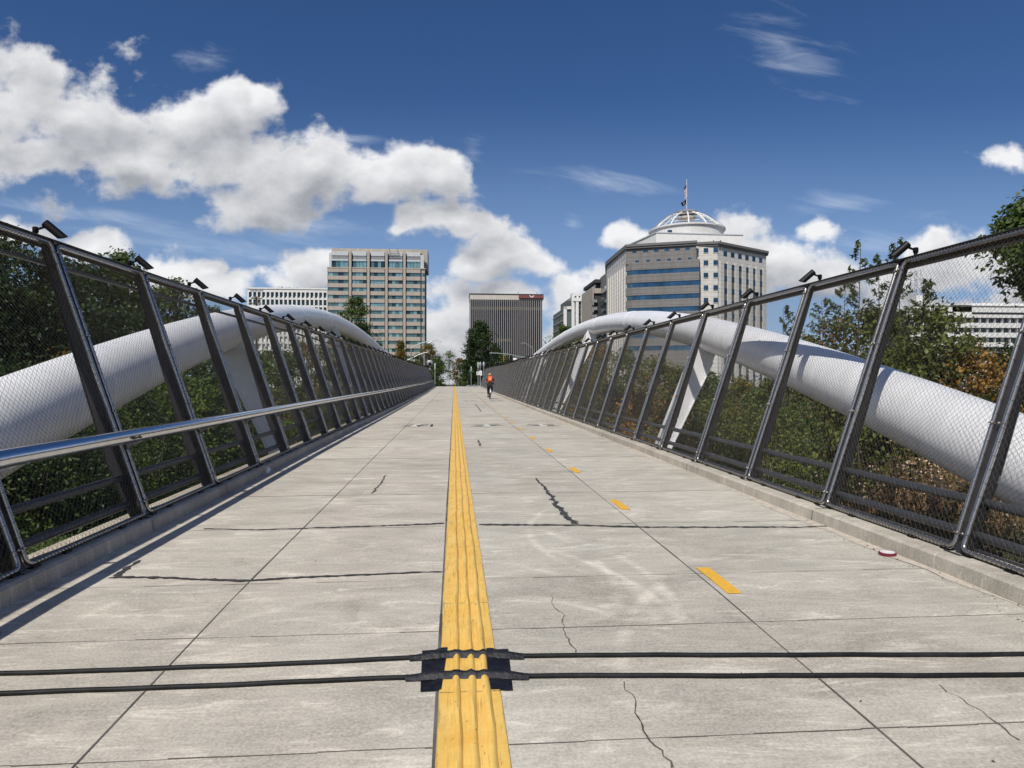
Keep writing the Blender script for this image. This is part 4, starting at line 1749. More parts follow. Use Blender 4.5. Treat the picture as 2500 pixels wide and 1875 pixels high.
def balcony_tower():
    D = 290.0
    Y = at(1462, 800, D).y
    xl, xr = at_y(1449, 0, Y).x, at_y(1490, 0, Y).x
    zt = at_y(1462, 682, Y).z
    z2 = at_y(1462, 702, Y).z
    root = thing('apartment_tower', (xl, Y, 0), 'dark grey apartment tower with balconies beside the domed building', 'tower')
    b = MB()
    poly_prism(b, [(xl + 0.6, Y), (xr, Y), (xr, Y + 26), (xl, Y + 26)], -1, z2 - 1.2)
    b.build('wall', W_DARK, root)
    b = MB()
    poly_prism(b, [(xl - 0.2, Y + 1), (xl + 0.3, Y + 1), (xl + 0.3, Y + 26), (xl - 0.2, Y + 26)], -1, zt - 3)
    b.build('side_wall', W_TAN, root)
    b = MB()
    poly_prism(b, [(xl + 1.2, Y + 2.0), (xr, Y + 2.0), (xr, Y + 24), (xl + 1.2, Y + 24)], z2 - 1.2, zt - 1.0)
    b.build('top_glazing', M['glass_dark'], root)
    b = MB()
    poly_prism(b, [(xl + 0.6, Y - 0.3), (xr, Y - 0.3), (xr, Y + 26), (xl + 0.6, Y + 26)], zt - 1.4, zt)
    b.build('roof', W_DARK, root)
    f = Face((xl + 0.6, Y), (xr, Y))
    b = MB()
    f.box(b, -0.4, f.W, z2 - 2.4, z2 - 0.4, -1, 0.8)
    b.build('terrace', W_TAN, root)
    for k in range(6):
        z = z2 - 5.0 - 3.1 * k
        b = MB()
        b.box(xl - 0.9, xl + 1.3, Y - 1.1, Y + 0.2, z - 1.2, z - 1.0)
        b.box(xl - 0.9, xl + 1.3, Y - 1.1, Y - 1.0, z - 1.0, z)
        b.box(xl - 0.9, xl - 0.8, Y - 1.1, Y + 0.2, z - 1.0, z)
        b.build('balcony', M['galv'], root)
        b = MB()
        f.box(b, 2.9, 4.0, z - 1.0, z + 1.2, -0.3, 0.04)
        b.build('window', M['glass_dark'], root)


BLUE_RIB = mat('deep_blue_glass', (0.055, 0.135, 0.215), 0.04, 0.65, 0.5, 0.2, 0.5, 0.5, 0.16)


def domed_building():
    ZR = 46.86 + EYE

    def cor(px, py):
        D = (ZR - EYE) * F / (937.5 - py)
        return at(px, py, D)
    pA, pAB, pBC, pCD, pD = cor(1481.4, 639.7), cor(1528.8, 597.6), cor(1698.3, 587.3), cor(1753, 588.7), cor(1870.5, 613.1)
    root = thing('domed_building', ((pA.x + pD.x) / 2, pBC.y + 20, 0), 'grey stone office building crowned by a white open dome frame with flags', 'building')
    inside = Vector((0.5 * (pAB.x + pD.x), pBC.y + 40, 0))
    m = 235.0 / F          # metres per pixel on the front
    zt = ZR

    def zp(py, D=236.0):
        return EYE + (937.5 - py) / F * D
    # set the light wall C half a bay behind the dark front B
    back = Vector((0.10, 1.0, 0)).normalized()
    c0 = Vector((pBC.x - 3.0, pBC.y + 3.2, 0))
    c1 = Vector((pCD.x, pCD.y + 0.4, 0))
    deep = [(pD.x + 4, pD.y + 26), (pA.x + 6, pA.y + 30)]
    b = MB()
    poly_prism(b, [(pA.x, pA.y), (pAB.x, pAB.y), (c0.x, c0.y), (c1.x, c1.y), (pD.x, pD.y)] + deep, -1, zt - 1.4)
    b.build('wall', W_STONE, root)
    # cornice
    b = MB()
    e = 0.7
    ring = [(pA.x - e, pA.y - 0.2), (pAB.x - e * 0.6, pAB.y - e), (pBC.x + 0.2, pBC.y - e), (pBC.x + 0.4, c0.y - e), (c1.x, c1.y - e), (pD.x + e, pD.y - 0.3)]
    poly_prism(b, ring + deep, zt - 1.5, zt - 0.9)
    e2 = [(x, y - 0.35) for x, y in ring]
    poly_prism(b, e2 + deep, zt - 0.9, zt - 0.1)
    b.build('cornice', wall_mat('grey_cornice', (0.16, 0.155, 0.155), 0.05), root)
    blu = mat('blue_pane', (0.040, 0.095, 0.145), 0.05, 0.55, 0.5, 0.3, 0.4, 0.3, 0.3)
    # --- dark stepped front B
    fB = Face((pAB.x, pAB.y), (pBC.x, pBC.y))
    W = fB.W
    b = MB()
    zr1, zr2 = zp(614), zp(639)
    fB.box(b, 0, W, zr2 - 0.5, zt - 1.45, -3.0, 0.0)
    z_r2 = zp(641)
    fB.box(b, W * 0.0, W * 1.015, z_r2 - 0.2, zr1 - 0.2, -3.2, 0.8)
    b.build('upper_front', W_STONED, root)
    # lower bay, proud of the rest, with chamfered left return
    u0, u1 = W * 0.10, W * 1.055
    ch = [fB.o + fB.u * (-0.2) + fB.n * 0.0, fB.o + fB.u * u0 + fB.n * 1.8, fB.o + fB.u * u1 + fB.n * 1.8, fB.o + fB.u * u1 - fB.n * 5, fB.o + fB.u * (-0.2) - fB.n * 5]
    fb1 = Face(ch[1], ch[2])
    fb0 = Face(ch[0], ch[1])
    rib = [(659, 670), (690, 701.5), (721, 732.5), (751.5, 763), (783, 794), (814, 825), (845, 856)]
    ztop_b = zp(640)
    edges = [ztop_b] + [v for a, c in rib for v in (zp(a), zp(c))] + [-1]
    b = MB()
    for i in range(0, len(edges), 2):
        poly_prism(b, ch, edges[i + 1], edges[i])
    b.build('bay_wall', W_STONED, root)
    rr = random.Random(5)
    for a, c in rib:
        for q in range(9):
            g = MB()
            w = fb1.W / 9
            fb1.box(g, q * w + 0.04, (q + 1) * w - 0.04, zp(c), zp(a), -0.6, -0.25)
            g.build('ribbon_window', BLUE_RIB, root)
        g = MB()
        fb0.box(g, 0.3, fb0.W - 0.1, zp(c), zp(a), -0.6, -0.22)
        g.build('ribbon_window', M['glass'], root)
    g = MB()
    poly_prism(g, [p + (inside - p).normalized() * 0.75 for p in ch], -1, ztop_b - 1)
    g.build('bay_core', M['glass_dark'], root)

    def frac(fc, px):       # where a pixel column meets a wall
        dirn = at(px, 900, 100) - Vector((0, 0, EYE))
        dx, dy = dirn.x, dirn.y
        den = fc.u.x * dy - fc.u.y * dx
        return (fc.o.y * dx - fc.o.x * dy) / den if abs(den) > 1e-9 else 0

    def wins(fc, cols, rows, D, mt, nm='window', d=0.06, inset=True, maxn=100):
        for x0, x1 in cols:
            ua, ub = frac(fc, x0), frac(fc, x1)
            for y0, y1 in rows:
                g = MB()
                fc.box(g, ua, ub, zp(y1, D), zp(y0, D), -0.5, d)
                o = g.build(nm, mt, root)
                g = MB()      # sill and reveal
                fc.box(g, ua - 0.12, ub + 0.12, zp(y1, D) - 0.14, zp(y1, D) - 0.01, -0.3, d + 0.10)
                fc.box(g, ua - 0.08, ua - 0.01, zp(y1, D), zp(y0, D), -0.3, d + 0.12)
                fc.box(g, ub + 0.01, ub + 0.08, zp(y1, D), zp(y0, D), -0.3, d + 0.12)
                g.build('surround', W_STONED if fc is fB else W_STONE, o)
    cv = lambda x: 1320 + x * .2712
    cy = lambda y: 420 + y * .2712
    Dm = 234
    wins(fB, [(cv(a), cv(c)) for a, c in ((825, 862), (921, 965), (1020, 1062), (1115, 1158), (1210, 1253), (1303, 1343))], [(cy(684), cy(712))], Dm, blu, d=0.1)
    fB2 = Face(fB.o + fB.n * 0.8, fB.o + fB.u * W + fB.n * 0.8)
    wins(fB2, [(cv(a), cv(c)) for a, c in ((848, 890), (945, 987), (1041, 1083), (1136, 1178), (1230, 1271), (1322, 1362))], [(cy(781), cy(806))], Dm, blu, d=0.1)
    # --- light wall C: pairs of square windows
    fC = Face(c0, c1)
    rows = [(cy(693), cy(735)), (cy(803), cy(847)), (cy(914), cy(958)), (cy(1026), cy(1070)), (cy(1138), cy(1182)), (cy(1250), cy(1294)), (cy(1362), cy(1404))]
    wins(fC, [(cv(1467), cv(1508)), (cv(1555), cv(1597))], rows, 235.5, blu)
    wins(fC, [(cv(1398), cv(1422))], rows[:1], 235.5, blu)
    # --- right wall: columns of windows with dark strips between
    fD = Face((c1.x, c1.y), (pD.x, pD.y))
    cols = [(1645, 1677), (1712, 1743), (1777, 1808), (1842, 1871), (1905, 1932), (1966, 1994)]
    Ds = [234 + (250 - 234) * (cv(a) - 1753) / (1870 - 1753) for a, c in cols]
    for (a, c), dd in zip(cols, Ds):
        top_y = 697
        ua, ub = frac(fD, cv(a)), frac(fD, cv(c))
        b = MB()
        h = 42 * .2712 * dd / F
        z1 = zt - (697 - 665) * .2712 * 233 / F - 2.2
        zrow = zt - 2.75
        g = MB()
        fD.box(g, ua, ub, zrow - 1.65, zrow, -0.5, 0.05)
        g.build('window', blu, root)
        st = MB()
        fD.box(st, ua, ub, -1, zrow - 4.1, -0.5, 0.02)
        st.build('dark_strip', wall_mat('grey_strip', (0.14, 0.135, 0.13), 0.1), root)
        for k in range(10):
            z = zrow - 4.1 - 4.08 * k
            g = MB()
            fD.box(g, ua, ub, z - 1.7, z, -0.5, 0.10)
            g.build('window', blu, root)
    b = MB()
    for i in range(7):
        us = [frac(fD, cv(x)) for x in (1610, 1677, 1743, 1808, 1871, 1932, 1994)]
        ue = [frac(fD, cv(x)) for x in (1645, 1712, 1777, 1842, 1905, 1966, 2026)]
        fD.box(b, us[i] + 0.05, ue[i] - 0.05, -1, zt - 2.75 - 3.6, -0.4, 0.35)
    b.build('pier', W_STONE, root)
    # --- left wall A: tall narrow strips
    fA = Face((pA.x, pA.y), (pAB.x, pAB.y))
    b = MB()
    n = 8
    for i in range(n):
        u = fA.W * (i + 0.62) / (n + 0.5)
        g = MB()
        fA.box(g, u - 0.75, u + 0.75, -1, zt - 7.4, -0.5, 0.04)
        g.build('window_strip', PANES[0], root)
        g = MB()
        fA.box(g, u - 0.7, u + 0.7, zt - 4.6, zt - 2.9, -0.5, 0.05)
        g.build('window', PANES[1], root)
        fA.box(b, u + 0.78, u + 2.1, -1, zt - 7.0, -0.4, 0.45)
    b.build('pier', W_STONE, root)
    # lower wing at the far left
    pW = at(1471, 700, 292)
    b = MB()
    fw = Face((pW.x - 1, pW.y), (pA.x, pA.y))
    poly_prism(b, [(pW.x - 1, pW.y), (pA.x + 1, pA.y + 1), (pA.x + 8, pA.y + 16), (pW.x + 5, pW.y + 12)], -1, zp(672, 285))
    wg = b.build('wing', W_STONED, root)
    for k in range(6):
        g = MB()
        z = zp(708, 288) - 4.6 * k
        fw.box(g, 0.4, fw.W - 0.5, z - 2.0, z, -0.3, 0.08)
        g.build('window', M['glass'], wg)
    # --- penthouse box, drum, dome frame
    D2 = 246.0
    bl, br = at(1602, 600, D2), at(1813.6, 600, D2 + 4)
    zb = EYE + (937.5 - 569) / F * D2
    b = MB()
    poly_prism(b, [(bl.x, bl.y), (br.x, br.y), (br.x + 2, br.y + 22), (bl.x - 4.0, bl.y + 22)], zt - 2, zb)
    ph = b.build('penthouse', wall_mat('white_render', (0.74, 0.735, 0.71), 0.05), root)
    b = MB()
    poly_prism(b, [(bl.x - 0.2, bl.y - 0.2), (br.x + 0.2, br.y - 0.2), (br.x + 2, br.y + 22.2), (bl.x - 4.4, bl.y + 22.2)], zb, zb + 0.35)
    b.build('coping', W_PALE, ph)
    b = MB()
    for px in (1742, 1759):
        q = at(px, 590, D2 - 0.3)
        b.box(q.x - 0.12, q.x + 0.12, q.y - 0.2, q.y + 0.1, q.z - 0.6, q.z + 0.5)
    b.build('wall_lamp', M['black'], ph)
    Dc = 262.0
    cc = at(1676.5, 560, Dc)
    R0 = 91.5 * Dc / F
    zd0, zd1 = zb - 1.5, EYE + (937.5 - 561) / F * Dc
    b = MB()
    b.lathe((cc.x, cc.y, 0), [(R0 - 0.7, zd0 - 5), (R0 - 0.7, zd1 - 0.8), (R0, zd1 - 0.8), (R0, zd1 - 0.3), (R0 - 0.9, zd1)], 64)
    drum = b.build('drum', wall_mat('pale_render', (0.62, 0.615, 0.59), 0.08), root, smooth=True)
    q = at(1636, 565, Dc - R0 - 0.2)
    b = MB()
    b.box(q.x - 0.7, q.x + 0.7, q.y - 0.1, q.y + 0.8, q.z - 0.5, q.z + 0.5)
    b.build('drum_window', blu, drum)
    Rb = 82 * Dc / F
    Rt = 22 * Dc / F
    zbase = zd1 - 0.2
    ztop = EYE + (937.5 - 521.5) / F * Dc
    dome = MB()
    prof = []
    for i in range(11):
        a = i / 10
        r = Rt + (Rb - Rt) * float(np.interp(a, [0, .13, .36, .67, .87, 1], [1, .925, .77, .49, .23, 0.0]))
        prof.append((r, zbase + (ztop - zbase) * a))
    nr = 12
    for k in range(nr):
        an = 2 * pi * (k + 0.5) / nr
        g = MB()
        g.tube([(cc.x + r * cos(an), cc.y + r * sin(an), z) for r, z in prof], 0.27, 6)
        g.build('dome_rib', W_WHITE, root, smooth=True)
    for ri in (2, 5, 8):
        r, z = prof[ri]
        g = MB()
        g.tube([(cc.x + (r + 0.05) * cos(2 * pi * i / 48), cc.y + (r + 0.05) * sin(2 * pi * i / 48), z) for i in range(49)], 0.10, 6)
        g.build('dome_ring', W_WHITE, root, smooth=True)
    g = MB()      # walkway rail outside the ribs
    for off in (0.0, ):
        for k in (5, 7):
            an = 2 * pi * (k + 0.2) / nr
            g.tube([(cc.x + (r + 0.7) * cos(an), cc.y + (r + 0.7) * sin(an), z + 0.4) for r, z in prof], 0.07, 5)
    for an in (0.35, 2.8, 5.9, 3.5):
        g.tube([(cc.x + (r + 0.8) * cos(an), cc.y + (r + 0.8) * sin(an), z + 0.5) for r, z in prof], 0.07, 5)
    g.build('dome_rail', M['galv'], root)
    g = MB()
    capr = 26.5 * Dc / F
    g.lathe((cc.x, cc.y, 0), [(capr - 0.5, ztop - 0.2), (capr, ztop), (capr, ztop + 0.45), (capr - 0.3, ztop + 0.75)], 40)
    g.build('dome_cap', wall_mat('grey_cap', (0.22, 0.225, 0.23), 0.05), root, smooth=True)
    g = MB()
    g.lathe((cc.x, cc.y, 0), [(3.2, ztop - 2.2), (3.2, ztop - 1.4), (2.0, ztop - 1.2), (2.0, ztop - 0.2)], 20)
    g.build('dome_lantern', W_TAN, root, smooth=True)
    # flag pole and flags on the dome
    pole = thing('flagpole', (cc.x, cc.y, ztop + 0.75), 'slim white flagpole standing on top of the dome frame', 'flagpole')
    g = MB()
    ptop = EYE + (937.5 - 440) / F * Dc
    g.tube([(cc.x, cc.y, zd1 + 0.5), (cc.x, cc.y, ptop)], [0.16, 0.08], 8)
    g.ball((cc.x, cc.y, ptop + 0.1), 0.16)
    g.build('pole', W_WHITE, pole, smooth=True)
    zz = lambda y: EYE + (937.5 - (420 + y * .2712)) / F * Dc

    def flag(z1, z0, wd, cols, nm, lab, limp):
        """limp cloth hanging against the pole in folds"""
        g = MB()
        nu, nv = 14, 14
        for j in range(nv + 1):
            for i in range(nu + 1):
                a, c = i / nu, j / nv
                x = cc.x - 0.12 - wd * a * (1 - 0.25 * c)
                y = cc.y - 0.2 + 0.30 * sin(a * 9 + c * 3)
                z = z1 - (z1 - z0) * c - a * limp + 0.18 * sin(a * 7)
                g.v.append((x, y, z))
        for j in range(nv):
            for i in range(nu):
                g.mi = cols(i / nu, (j + 0.5) / nv)
                g.face((j * (nu + 1) + i, j * (nu + 1) + i + 1, (j + 1) * (nu + 1) + i + 1, (j + 1) * (nu + 1) + i))
        o = g.build(nm, [mat('flag_red', (0.35, 0.03, 0.05), 0.8), mat('flag_white', (0.72, 0.72, 0.74), 0.8), mat('flag_navy', (0.02, 0.025, 0.09), 0.8), mat('flag_black', (0.008, 0.008, 0.010), 0.8)], smooth='full')
        tag(o, lab, 'flag', 'flags on the dome flagpole')
    flag(zz(118), zz(232), 0.95, lambda a, c: 2 if (c < 0.25) else int(c * 13 + a * 4) % 2, 'striped_flag', 'red and white striped flag with a blue corner hanging limp on the dome pole', 0.8)
    flag(zz(252), zz(288), 2.35, lambda a, c: 1 if (abs(a - 0.45) < 0.08 and abs(c - 0.5) < 0.14) else 3, 'black_flag', 'black flag on the dome pole below the striped flag', 1.1)


def striped_building():
    """long white building with dark window bands seen through the right fence"""
    D = 276.0
    a = at(2228, 800, D)
    Y = a.y
    xl = a.x
    xr = at_y(2700, 800, Y).x
    sc_ = lambda py: at_y(2380, py, Y).z
    root = thing('white_striped_building', (xl, Y, 0), 'long white office building with dark window bands beyond the right fence', 'building')
    b = MB()
    poly_prism(b, [(xl + 1, Y + 1.2), (xr, Y + 1.2), (xr, Y + 30), (xl + 1, Y + 30)], -1, sc_(760))
    b.build('glazing', mat('slate_glass', (0.06, 0.075, 0.09), 0.12, 0.4, 0.5), root)
    f = Face((xl, Y), (xr, Y))
    b = MB()
    bands = [(768, 775.5), (788.5, 800), (812, 823.5), (836, 847), (859, 870), (882, 893), (905, 1000)]
    for t0, t1 in bands:
        f.box(b, -0.5, f.W, sc_(t1), sc_(t0), -1.4, 0.5)
    f.box(b, -0.5, f.W * 0.30, sc_(776), sc_(745), -3, 0.2)
    f.box(b, f.W * 0.2, f.W, sc_(762), sc_(745), -3, 0.2)
    b.build('white_band', W_WHITE, root)
    b = MB()
    n = 24
    pts = []
    for i in range(n + 1):
        e = i / n
        pts.append((xl + f.W * e, sc_(752) + 2.2 * sin(min(1, e * 2.4) * pi / 2)))
    for (xa, za), (xb_, zb_) in zip(pts, pts[1:]):
        b.prism([(xa, Y + 1.5, sc_(756)), (xb_, Y + 1.5, sc_(756)), (xb_, Y + 1.5, zb_), (xa, Y + 1.5, za)], (0, 24, 0))
    b.build('roof', W_WHITE, root)
    b = MB()
    for e in range(26):
        u = f.W * e / 26
        f.box(b, u - 0.12, u + 0.12, sc_(870), sc_(775), -1.2, 0.05)
    b.build('mullion', W_PALE, root)
    b = MB()
    f.box(b, -0.2, f.W, sc_(748.2), sc_(746.6), 0.1, 0.5)
    f.box(b, -0.2, f.W * 0.2, sc_(763.5), sc_(762), 0.1, 0.5)
    b.build('eave_line', M['galv'], root)
    q = at_y(2250, 737, Y + 3)
    b = MB()
    b.box(q.x - 2.2, q.x + 2.0, Y + 3, Y + 9, sc_(752), q.z + 2.6)
    b.build('roof_box', W_WHITE, root)
    b = MB()      # roof rails
    for px in (2310, 2320, 2385, 2396, 2412, 2424):
        x = at_y(px, 740, Y).x
        b.tube([(x, Y + 2, sc_(742)), (x, Y + 2, sc_(729))], 0.08, 4)
    for p0, p1 in ((2308, 2330), (2382, 2402), (2410, 2432)):
        b.tube([(at_y(p0, 740, Y).x, Y + 2, sc_(730)), (at_y(p1, 740, Y).x, Y + 2, sc_(728))], 0.08, 4)
    b.build('roof_rail', M['galv'], root)
    # lattice mast on the roof box
    mast = thing('lattice_mast', (q.x - 1, Y + 5, q.z + 2.6), 'thin steel lattice mast on the roof of the white building', 'mast')
    b = MB()
    z0, z1 = q.z + 2.6, at_y(2240, 655, Y).z
    hw = 1.25
    for sx, sy in ((-1, -1), (1, -1), (1, 1), (-1, 1)):
        b.tube([(q.x - 1 + sx * hw, Y + 5 + sy * hw, z0), (q.x - 1 + sx * hw, Y + 5 + sy * hw, z1)], 0.11, 5)
    k = 0
    z = z0
    while z < z1 - 1.4:
        for s in (-1, 1):
            b.tube([(q.x - 1 - hw, Y + 5 + s * hw, z), (q.x - 1 + hw, Y + 5 + s * hw, z)], 0.07, 4)
            b.tube([(q.x - 1 - hw * (-1) ** k, Y + 5 + s * hw, z), (q.x - 1 + hw * (-1) ** k, Y + 5 + s * hw, z + 2.1)], 0.06, 4)
        z += 2.1
        k += 1
    b.build('lattice', M['galv'], mast)


tower_left()
white_block()
dark_slab()
pale_tower()
balcony_tower()
domed_building()
striped_building()

# ------------------------------------------------------------------ plants
LM = {
    'dark': leaf_mat('dark_green_leaves', (0.019, 0.037, 0.012), (0.053, 0.090, 0.023), (0.132, 0.109, 0.028), 0.02),
    'mid': leaf_mat('mid_green_leaves', (0.038, 0.068, 0.018), (0.115, 0.166, 0.036), (0.293, 0.189, 0.036), 0.03),
    'bright': leaf_mat('bright_green_leaves', (0.062, 0.110, 0.018), (0.178, 0.237, 0.043), (0.313, 0.227, 0.053), 0.02),
    'autumn': leaf_mat('turning_leaves', (0.068, 0.099, 0.022), (0.157, 0.161, 0.032), (0.398, 0.161, 0.039), 0.22),
    'orange': leaf_mat('orange_leaves', (0.155, 0.116, 0.028), (0.372, 0.178, 0.034), (0.465, 0.264, 0.062), 0.2),
    'willow': leaf_mat('narrow_grey_green_leaves', (0.062, 0.095, 0.039), (0.167, 0.199, 0.090), (0.273, 0.227, 0.053), 0.06),
    'sunny': leaf_mat('sunny_yellow_green_leaves', (0.065, 0.090, 0.016), (0.170, 0.190, 0.040), (0.20, 0.13, 0.03), 0.08),
    'ivy': leaf_mat('ivy_leaves', (0.041, 0.076, 0.019), (0.170, 0.217, 0.053), (0.423, 0.282, 0.072), 0.05),
    'dry': leaf_mat('dry_stalks', (0.115, 0.072, 0.036), (0.335, 0.217, 0.116), (0.095, 0.095, 0.032), 0.12, 0.15),
    'seed': leaf_mat('pale_seed_heads', (0.465, 0.333, 0.217), (0.713, 0.542, 0.388), None, 0, 0.1),
}


def leaf_mesh(name, P, Nrm, size, m, aspect=1.7, rng=None, fold=0.25):
    """one mesh of separate leaf blades (bent diamonds) at points P"""
    n = len(P)
    P = np.asarray(P, float)
    if np.isscalar(size):
        size = np.full(n, size)
    size = size * rng.uniform(0.65, 1.35, n)
    d = Nrm + rng.normal(size=(n, 3)) * 0.75
    d /= np.linalg.norm(d, axis=1)[:, None] + 1e-9
    r = rng.normal(size=(n, 3))
    a = np.cross(d, r)
    a /= np.linalg.norm(a, axis=1)[:, None] + 1e-9
    b = np.cross(d, a)
    L = (size * 0.5)[:, None]
    Wd = (size * 0.5 / aspect)[:, None]
    v0 = P - a * L
    v1 = P + b * Wd + d * (L * fold) - a * L * 0.15
    v2 = P + a * L
    v3 = P - b * Wd + d * (L * fold) - a * L * 0.15
    V = np.stack([v0, v1, v2, v3], 1).reshape(-1, 3)
    me = bpy.data.meshes.new(name)
    me.vertices.add(4 * n)
    me.vertices.foreach_set('co', V.ravel().astype(np.float32))
    me.loops.add(4 * n)
    me.loops.foreach_set('vertex_index', np.arange(4 * n, dtype=np.int32))
    me.polygons.add(n)
    me.polygons.foreach_set('loop_start', np.arange(0, 4 * n, 4, dtype=np.int32))
    me.polygons.foreach_set('loop_total', np.full(n, 4, dtype=np.int32))
    me.materials.append(m)
    me.update(calc_edges=True)
    return me


def crown_points(rng, shape, h0, h1, r, nclump, nleaf, csize):
    """clump centres spread through a crown, leaves gathered round each"""
    C = []
    lob = rng.uniform(0, 2 * pi, 5)
    while len(C) < nclump:
        t = rng.uniform(0, 1)
        an = rng.uniform(0, 2 * pi)
        if shape == 'cone':
            R = r * (1 - t) ** 0.75 * (0.35 + 0.65 * min(1, t * 5))
        elif shape == 'column':
            R = r * (1 - abs(2 * t - 0.85) ** 3 * 0.75 if t < 0.92 else 0.3)
        elif shape == 'mound':
            R = r * sqrt(max(0.02, 1 - t ** 2.2))
        else:
            R = r * sqrt(max(0.03, 1 - (2 * t - 0.92) ** 2)) if t < 0.96 else r * 0.2
        R *= 1 + 0.22 * sin(2 * an + lob[0]) * sin(4 * t + lob[1]) + 0.16 * sin(5 * an + lob[2] + 5 * t)
        k = rng.uniform(0, 1) ** 0.42
        C.append((R * k * cos(an), R * k * sin(an), h0 + (h1 - h0) * t))
    C = np.array(C)
    per = np.maximum(3, rng.poisson(nleaf / nclump, nclump))
    idx = np.repeat(np.arange(nclump), per)
    s = csize * rng.uniform(0.55, 1.35, nclump)
    off = rng.normal(size=(len(idx), 3))
    ol = np.linalg.norm(off, axis=1)[:, None]
    off = off / (ol + 1e-6) * np.minimum(ol, 1.9) * s[idx][:, None] * np.array([1, 1, 0.68])
    P = C[idx] + off
    N = off / (np.linalg.norm(off, axis=1)[:, None] + 1e-6) * 0.6 + np.array([0, 0, 0.7])
    return C, P, N


MESH_CACHE = {}


def plant(kind_name, part, base, h, r, m, label, cat, seed, shape='oval', nclump=70, nleaf=5000, leaf=0.16, csize=None, trunk=0.14, clear=0.22, group=None, aspect=1.7, bark='bark', lean=(0, 0), stems=1, rz=0.0):
    base = Vector(base)
    root = thing(kind_name, base, label, cat, group, rz)
    rng = np.random.default_rng(seed)
    csize = csize or r * 0.20
    C, P, N = crown_points(rng, shape, h * clear, h * 0.97, r, nclump, nleaf, csize)
    P[:, 0] += lean[0] * P[:, 2] / h
    P[:, 1] += lean[1] * P[:, 2] / h
    P[:, 2] = np.maximum(P[:, 2], 0.02)
    me = leaf_mesh(part, P, N, leaf, m, aspect, rng)
    o = bpy.data.objects.new(part, me)
    COL.objects.link(o)
    o.parent = root
    b = MB()
    sel = rng.permutation(len(C))[:min(len(C), 16 if stems == 1 else 22)]
    for sidx in range(stems):
        sx, sy = (0, 0) if stems == 1 else (rng.uniform(-.3, .3) * r, rng.uniform(-.3, .3) * r)
        top = 0.86 * h
        pts, rad = [], []
        for i in range(8):
            e = i / 7
            pts.append((sx * (1 + 1.2 * e) + lean[0] * e + 0.06 * h * 0.1 * sin(3 * e + seed), sy * (1 + 1.2 * e) + lean[1] * e, -0.15 + e * (top + 0.15)))
            rad.append(trunk * (1 - 0.86 * e) * (1.25 if i == 0 else 1))
        b.tube(pts, rad, 8)
    for k in sel:
        c = C[k]
        z0 = max(h * clear * 0.7, c[2] * 0.62 - 0.1)
        e = z0 / (0.86 * h)
        p0 = Vector((lean[0] * e, lean[1] * e, z0))
        p1 = Vector((c[0] + lean[0] * c[2] / h, c[1] + lean[1] * c[2] / h, c[2]))
        mid = p0.lerp(p1, 0.5) + Vector((0, 0, -0.05 * h * 0.3))
        rr = trunk * 0.42 * (1 - 0.6 * e)
        b.tube([p0, mid, p1], [rr, rr * 0.65, rr * 0.2], 5)
    tr = b.build('trunk' if stems == 1 else 'stem', M[bark], root, local=True, smooth='full')
    return root


def place(px, Y, dz=-0.1):
    b = atan((px - 1250) / F) + PSI
    x = Y * tan(b)
    return Vector((x, Y, ground_z(x, Y) + dz))


def top_h(px, py, Y, base):
    return at_y(px, py, Y).z - base.z


def tree_px(px, Y, py_top, r, m, label, seed, **kw):
    p = place(px, Y)
    nm = kw.pop('nm', 'tree')
    cat = kw.pop('cat', 'tree')
    return plant(nm, kw.pop('part', 'crown'), p, top_h(px, py_top, Y, p), r, m, label, cat, seed, **kw)


# trees lining the street beyond the bridge
G1 = 'street trees beyond the bridge'
tree_px(1046, 166, 838, 2.7, LM['autumn'], 'rusty green street tree left of the street behind the signal mast', 1, nleaf=7000, nclump=130, leaf=0.34, trunk=0.2, group=G1, clear=0.12)
tree_px(1069, 150, 866, 1.9, LM['mid'], 'narrow green street tree behind the light pole at the left fence end', 2, nleaf=5000, nclump=100, leaf=0.28, trunk=0.16, group=G1, clear=0.1)
tree_px(1020, 172, 862, 2.2, LM['mid'], 'smaller dark green street tree left of the rusty green one', 3, nleaf=4500, nclump=90, leaf=0.32, trunk=0.18, group=G1, clear=0.1)
tree_px(978, 160, 830, 2.2, LM['autumn'], 'cone shaped rusty tree in front of the foot of the tan tower', 4, shape='cone', nleaf=6000, nclump=120, leaf=0.30, trunk=0.2, group=G1, clear=0.06)
tree_px(1001, 176, 871, 1.5, LM['mid'], 'small tree right of the cone shaped tree by the tan tower', 5, nleaf=2500, nclump=60, leaf=0.3, trunk=0.15, group=G1, clear=0.1)
tree_px(1096, 205, 856, 2.0, LM['bright'], 'thin young tree with sparse leaves standing against the sky at the street end', 6, nleaf=700, nclump=55, leaf=0.42, csize=0.42, trunk=0.085, group=G1, clear=0.34)
tree_px(1174, 170, 781, 3.9, LM['dark'], 'tall dense dark green tree in front of the black slab', 7, shape='column', nleaf=17000, nclump=240, leaf=0.36, trunk=0.3, group=G1, clear=0.06, csize=0.62)
tree_px(1153, 171, 800, 1.9, LM['dark'], 'dark green tree merging with the left side of the tall dense tree', 8, shape='column', nleaf=7000, nclump=110, leaf=0.34, trunk=0.22, group=G1, clear=0.06, csize=0.5)
tree_px(1123, 196, 874, 2.1, LM['autumn'], 'low tree with browning leaves left of the tall dense tree', 9, nleaf=5000, nclump=100, leaf=0.32, trunk=0.18, group=G1, clear=0.06)
tree_px(1147, 185, 868, 2.2, LM['mid'], 'low green tree under the tall dense tree behind the green street sign', 10, nleaf=5000, nclump=100, leaf=0.32, trunk=0.18, group=G1, clear=0.06)
tree_px(1231, 178, 868, 2.2, LM['mid'], 'green tree behind the yellow traffic signal', 11, nleaf=4500, nclump=90, leaf=0.32, trunk=0.18, group=G1, clear=0.06)
